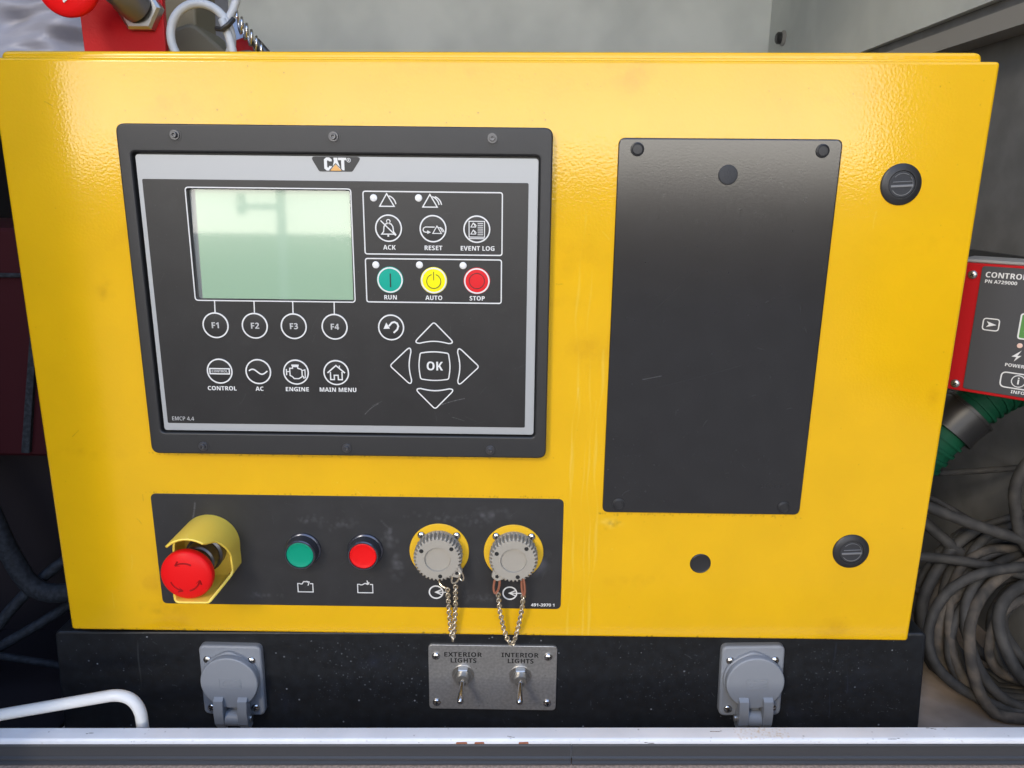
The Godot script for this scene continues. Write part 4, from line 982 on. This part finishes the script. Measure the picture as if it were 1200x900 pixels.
func build_right() -> void:
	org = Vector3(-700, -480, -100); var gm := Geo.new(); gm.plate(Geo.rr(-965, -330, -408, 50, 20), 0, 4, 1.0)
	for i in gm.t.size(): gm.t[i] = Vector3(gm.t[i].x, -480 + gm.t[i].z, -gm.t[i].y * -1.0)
	var fm := emit(gm, "floor_shade_sheet", M.left_wall); fm.position = W(org); tag(fm, "black sheet painting the shade on the floor left of the plinth", "mat")  # dark sheet laid on the floor to paint the shade there
	# red and black control box
	var at := Vector3(391, -60, -100)
	var o := thing("control_box", "red control box with black face plate partly hidden by the cabinet's right edge", "control box", at)
	var X := 391.0; var Y := -60.0; var Z := -100.0; var g := Geo.new()
	g.plate(Geo.rr(X - 8, Y - 113, X + 120, Y, 2), Z - 45, Z, 1.0, true); emit(g, "case", M.red_paint, o)
	g = Geo.new(); g.box(Vector3(X - 8, Y + 0.2, Z - 45), Vector3(X + 120, Y + 3, Z - 1), 0.8); emit(g, "dusty_top", M.rail, o)
	g = Geo.new(); g.plate(Geo.rr(X + 8.5, Y - 110, X + 116, Y - 2, 2.5), Z, Z + 1.2, 0.3); var fp := emit(g, "face_plate", mat(lin(0.055, 0.056, 0.06), 0.45), o)
	for v in [-10.0, -107.0]: pan_screw(o, X + 2.0, Y + v, Z, 3.8, M.steel, 0.6)
	var zt := Z + 1.25
	var a := txt(fp, "CONTROL", X + 27, Y - 9.0, zt, 4.5, M.print, 1.05)
	txt(fp, "PN A729000", X + 24, Y - 14.6, zt, 2.8, M.print, 1.1)
	g = Geo.new(); g.ribbon(Geo.rr(X + 16, Y - 56, X + 28, Y - 46, 2.5), 0.9, zt, 0.3, true); g.plate(PackedVector2Array([Vector2(X + 18.6, Y - 53.4), Vector2(X + 26, Y - 51), Vector2(X + 18.6, Y - 48.4), Vector2(X + 20.4, Y - 51)]), zt, zt + 0.3, 0.0); emit(g, "arrow_key", M.print, fp)
	g = Geo.new(); g.plate(Geo.rr(X + 43, Y - 60, X + 90, Y - 39, 2), zt, zt + 0.3, 0.0); var ds := emit(g, "display", mat(lin(0.10, 0.28, 0.07), 0.3), fp)
	g = Geo.new(); g.ribbon(Geo.rr(X + 43, Y - 60, X + 90, Y - 39, 2), 1.2, zt + 0.1, 0.4, true); g.ribbon(PackedVector2Array([Vector2(X + 47, Y - 54), Vector2(X + 51, Y - 48), Vector2(X + 56, Y - 50)]), 0.8, zt + 0.3, 0.3); emit(g, "display_outline", M.print, fp)
	g = Geo.new(); g.lathe(Vector3(X + 45.5, Y - 66, zt), [[2.1, 0], [2, 0.8], [0, 1.2]], 16); emit(g, "lamp", mat(lin(0.8, 0.55, 0.45), 0.3), fp)
	g = Geo.new(); g.plate(PackedVector2Array([Vector2(X + 47.5, Y - 70), Vector2(X + 45, Y - 75), Vector2(X + 48, Y - 74.4), Vector2(X + 43.2, Y - 80), Vector2(X + 44.5, Y - 76), Vector2(X + 41, Y - 76)]), zt, zt + 0.3, 0.0); emit(g, "lightning_symbol", M.print, fp)
	txt(fp, "POWER", X + 44.2, Y - 83.6, zt, 2.7, M.print, 1.1)
	g = Geo.new(); g.ribbon(Geo.rr(X + 36, Y - 103, X + 80, Y - 90, 4), 1.0, zt, 0.3, true); g.ribbon(Geo.circ(Vector2(X + 49, Y - 96.5), 5, 20), 0.7, zt, 0.3, true); var ik := emit(g, "info_key", M.print, fp); txt(ik, "i", X + 49, Y - 96.5, zt, 5.5, M.print); txt(fp, "INFO", X + 50, Y - 106.2, zt, 2.7, M.print, 1.1)
	o.rotation.y = deg_to_rad(-42)
	# green hose with a black clamp under it
	var h := thing("green_hose", "dark green hose with a black clamp band under the red control box", "hose", Vector3(430, -230, -150))
	g = Geo.new(); var hp := Geo.spline([Vector3(480, -176, -146), Vector3(456, -190, -146), Vector3(432, -214, -148), Vector3(410, -242, -150), Vector3(390, -280, -160), Vector3(376, -330, -190)], 12)
	g.tube(hp, 20.5, 28); emit(g, "hose", M.green_hose, h, 60)
	for k in range(2, 46, 3):
		g = Geo.new(); g.tube(hp.slice(k, k + 2), 22.6, 28); emit(g, "rib", M.green_hose, h, 50)
	g = Geo.new(); g.tube(hp.slice(20, 31), 25.5, 28); emit(g, "clamp_band", M.black, h, 50)
	g = Geo.new(); g.tube(hp.slice(20, 22), 26.4, 28); g.tube(hp.slice(29, 31), 26.4, 28); emit(g, "clamp_lip", M.black, h, 50)
	# cables behind the cabinet's right edge
	var cs := [
		["black rod crossing the dark wall above the cables at the right", [Vector3(420, -292, -200), Vector3(476, -288, -198), Vector3(560, -277, -190)], 3.4],
		["dark cable hanging down at the right edge above the coil", [Vector3(540, -225, -120), Vector3(492, -240, -118), Vector3(477, -268, -118), Vector3(482, -300, -118), Vector3(494, -330, -116), Vector3(520, -360, -114)], 5.5],
		["dark cable running out from behind the cabinet towards the coil", [Vector3(370, -285, -160), Vector3(401, -300, -140), Vector3(450, -316, -125), Vector3(500, -328, -115), Vector3(560, -338, -110)], 5.6],
		["brown dusty cable slanting down behind the coil", [Vector3(385, -300, -170), Vector3(430, -338, -150), Vector3(470, -368, -140), Vector3(520, -385, -140)], 5.8],
		["dark cable lying level across the top of the coil", [Vector3(360, -362, -150), Vector3(410, -358, -140), Vector3(450, -354, -120), Vector3(500, -362, -110), Vector3(560, -376, -100)], 5.0],
		["thin cable rising from the coil towards the green hose", [Vector3(560, -300, -150), Vector3(500, -318, -150), Vector3(450, -345, -155), Vector3(420, -385, -150), Vector3(412, -420, -140)], 3.6],
		["thin cable running from behind the cabinet just under the black rod", [Vector3(370, -315, -190), Vector3(420, -308, -185), Vector3(470, -330, -175), Vector3(540, -372, -160)], 3.2],
		["thin cable sagging between the cabinet and the coil, lowest of the loose ones", [Vector3(365, -345, -170), Vector3(395, -385, -150), Vector3(425, -400, -140), Vector3(470, -385, -130), Vector3(540, -350, -130)], 3.8]]
	for c in cs:
		var w := thing("loose_cable", c[0], "cable", c[1][0], "loose cables at the right of the cabinet")
		g = Geo.new(); g.tube(Geo.spline(c[1], 8), c[2], 12, false, 1.0, 0.05); emit(g, "sheath", M.cable, w, 60)
	var co := thing("cable_coil", "coil of thick dusty black cable on the floor right of the plinth", "cable coil", Vector3(505, -480, -110))
	for k in 22:
		g = Geo.new(); var lp := []
		var R := rng.randf_range(44, 100); var R2 := R * rng.randf_range(0.80, 1.02); var cx := 512.0 + rng.randf_range(-12, 12); var cy := -416.0 + rng.randf_range(-10, 10); var cz := -142.0 + k * 3.1; var tl := rng.randf_range(0.45, 0.8); var ph := rng.randf() * TAU
		for i in 56:
			var an := TAU * i / 56; var wv := 1.0 + 0.06 * sin(an * 2 + ph) + 0.035 * sin(an * 3 + k * 2.2) + 0.02 * sin(an * 5 + ph)
			lp.append(Vector3(cx + cos(an) * R * wv, maxf(cy + sin(an) * R2 * wv * 0.85, -474), cz - sin(an) * R2 * tl * 0.6 + 5.0 * sin(an * 2 + ph * 2)))
		g.tube(lp, rng.randf_range(4.4, 5.8), 12, true, 1.0, 0.02); emit(g, "turn", M.cable if k % 3 else M.dusty_cable, co, 60)
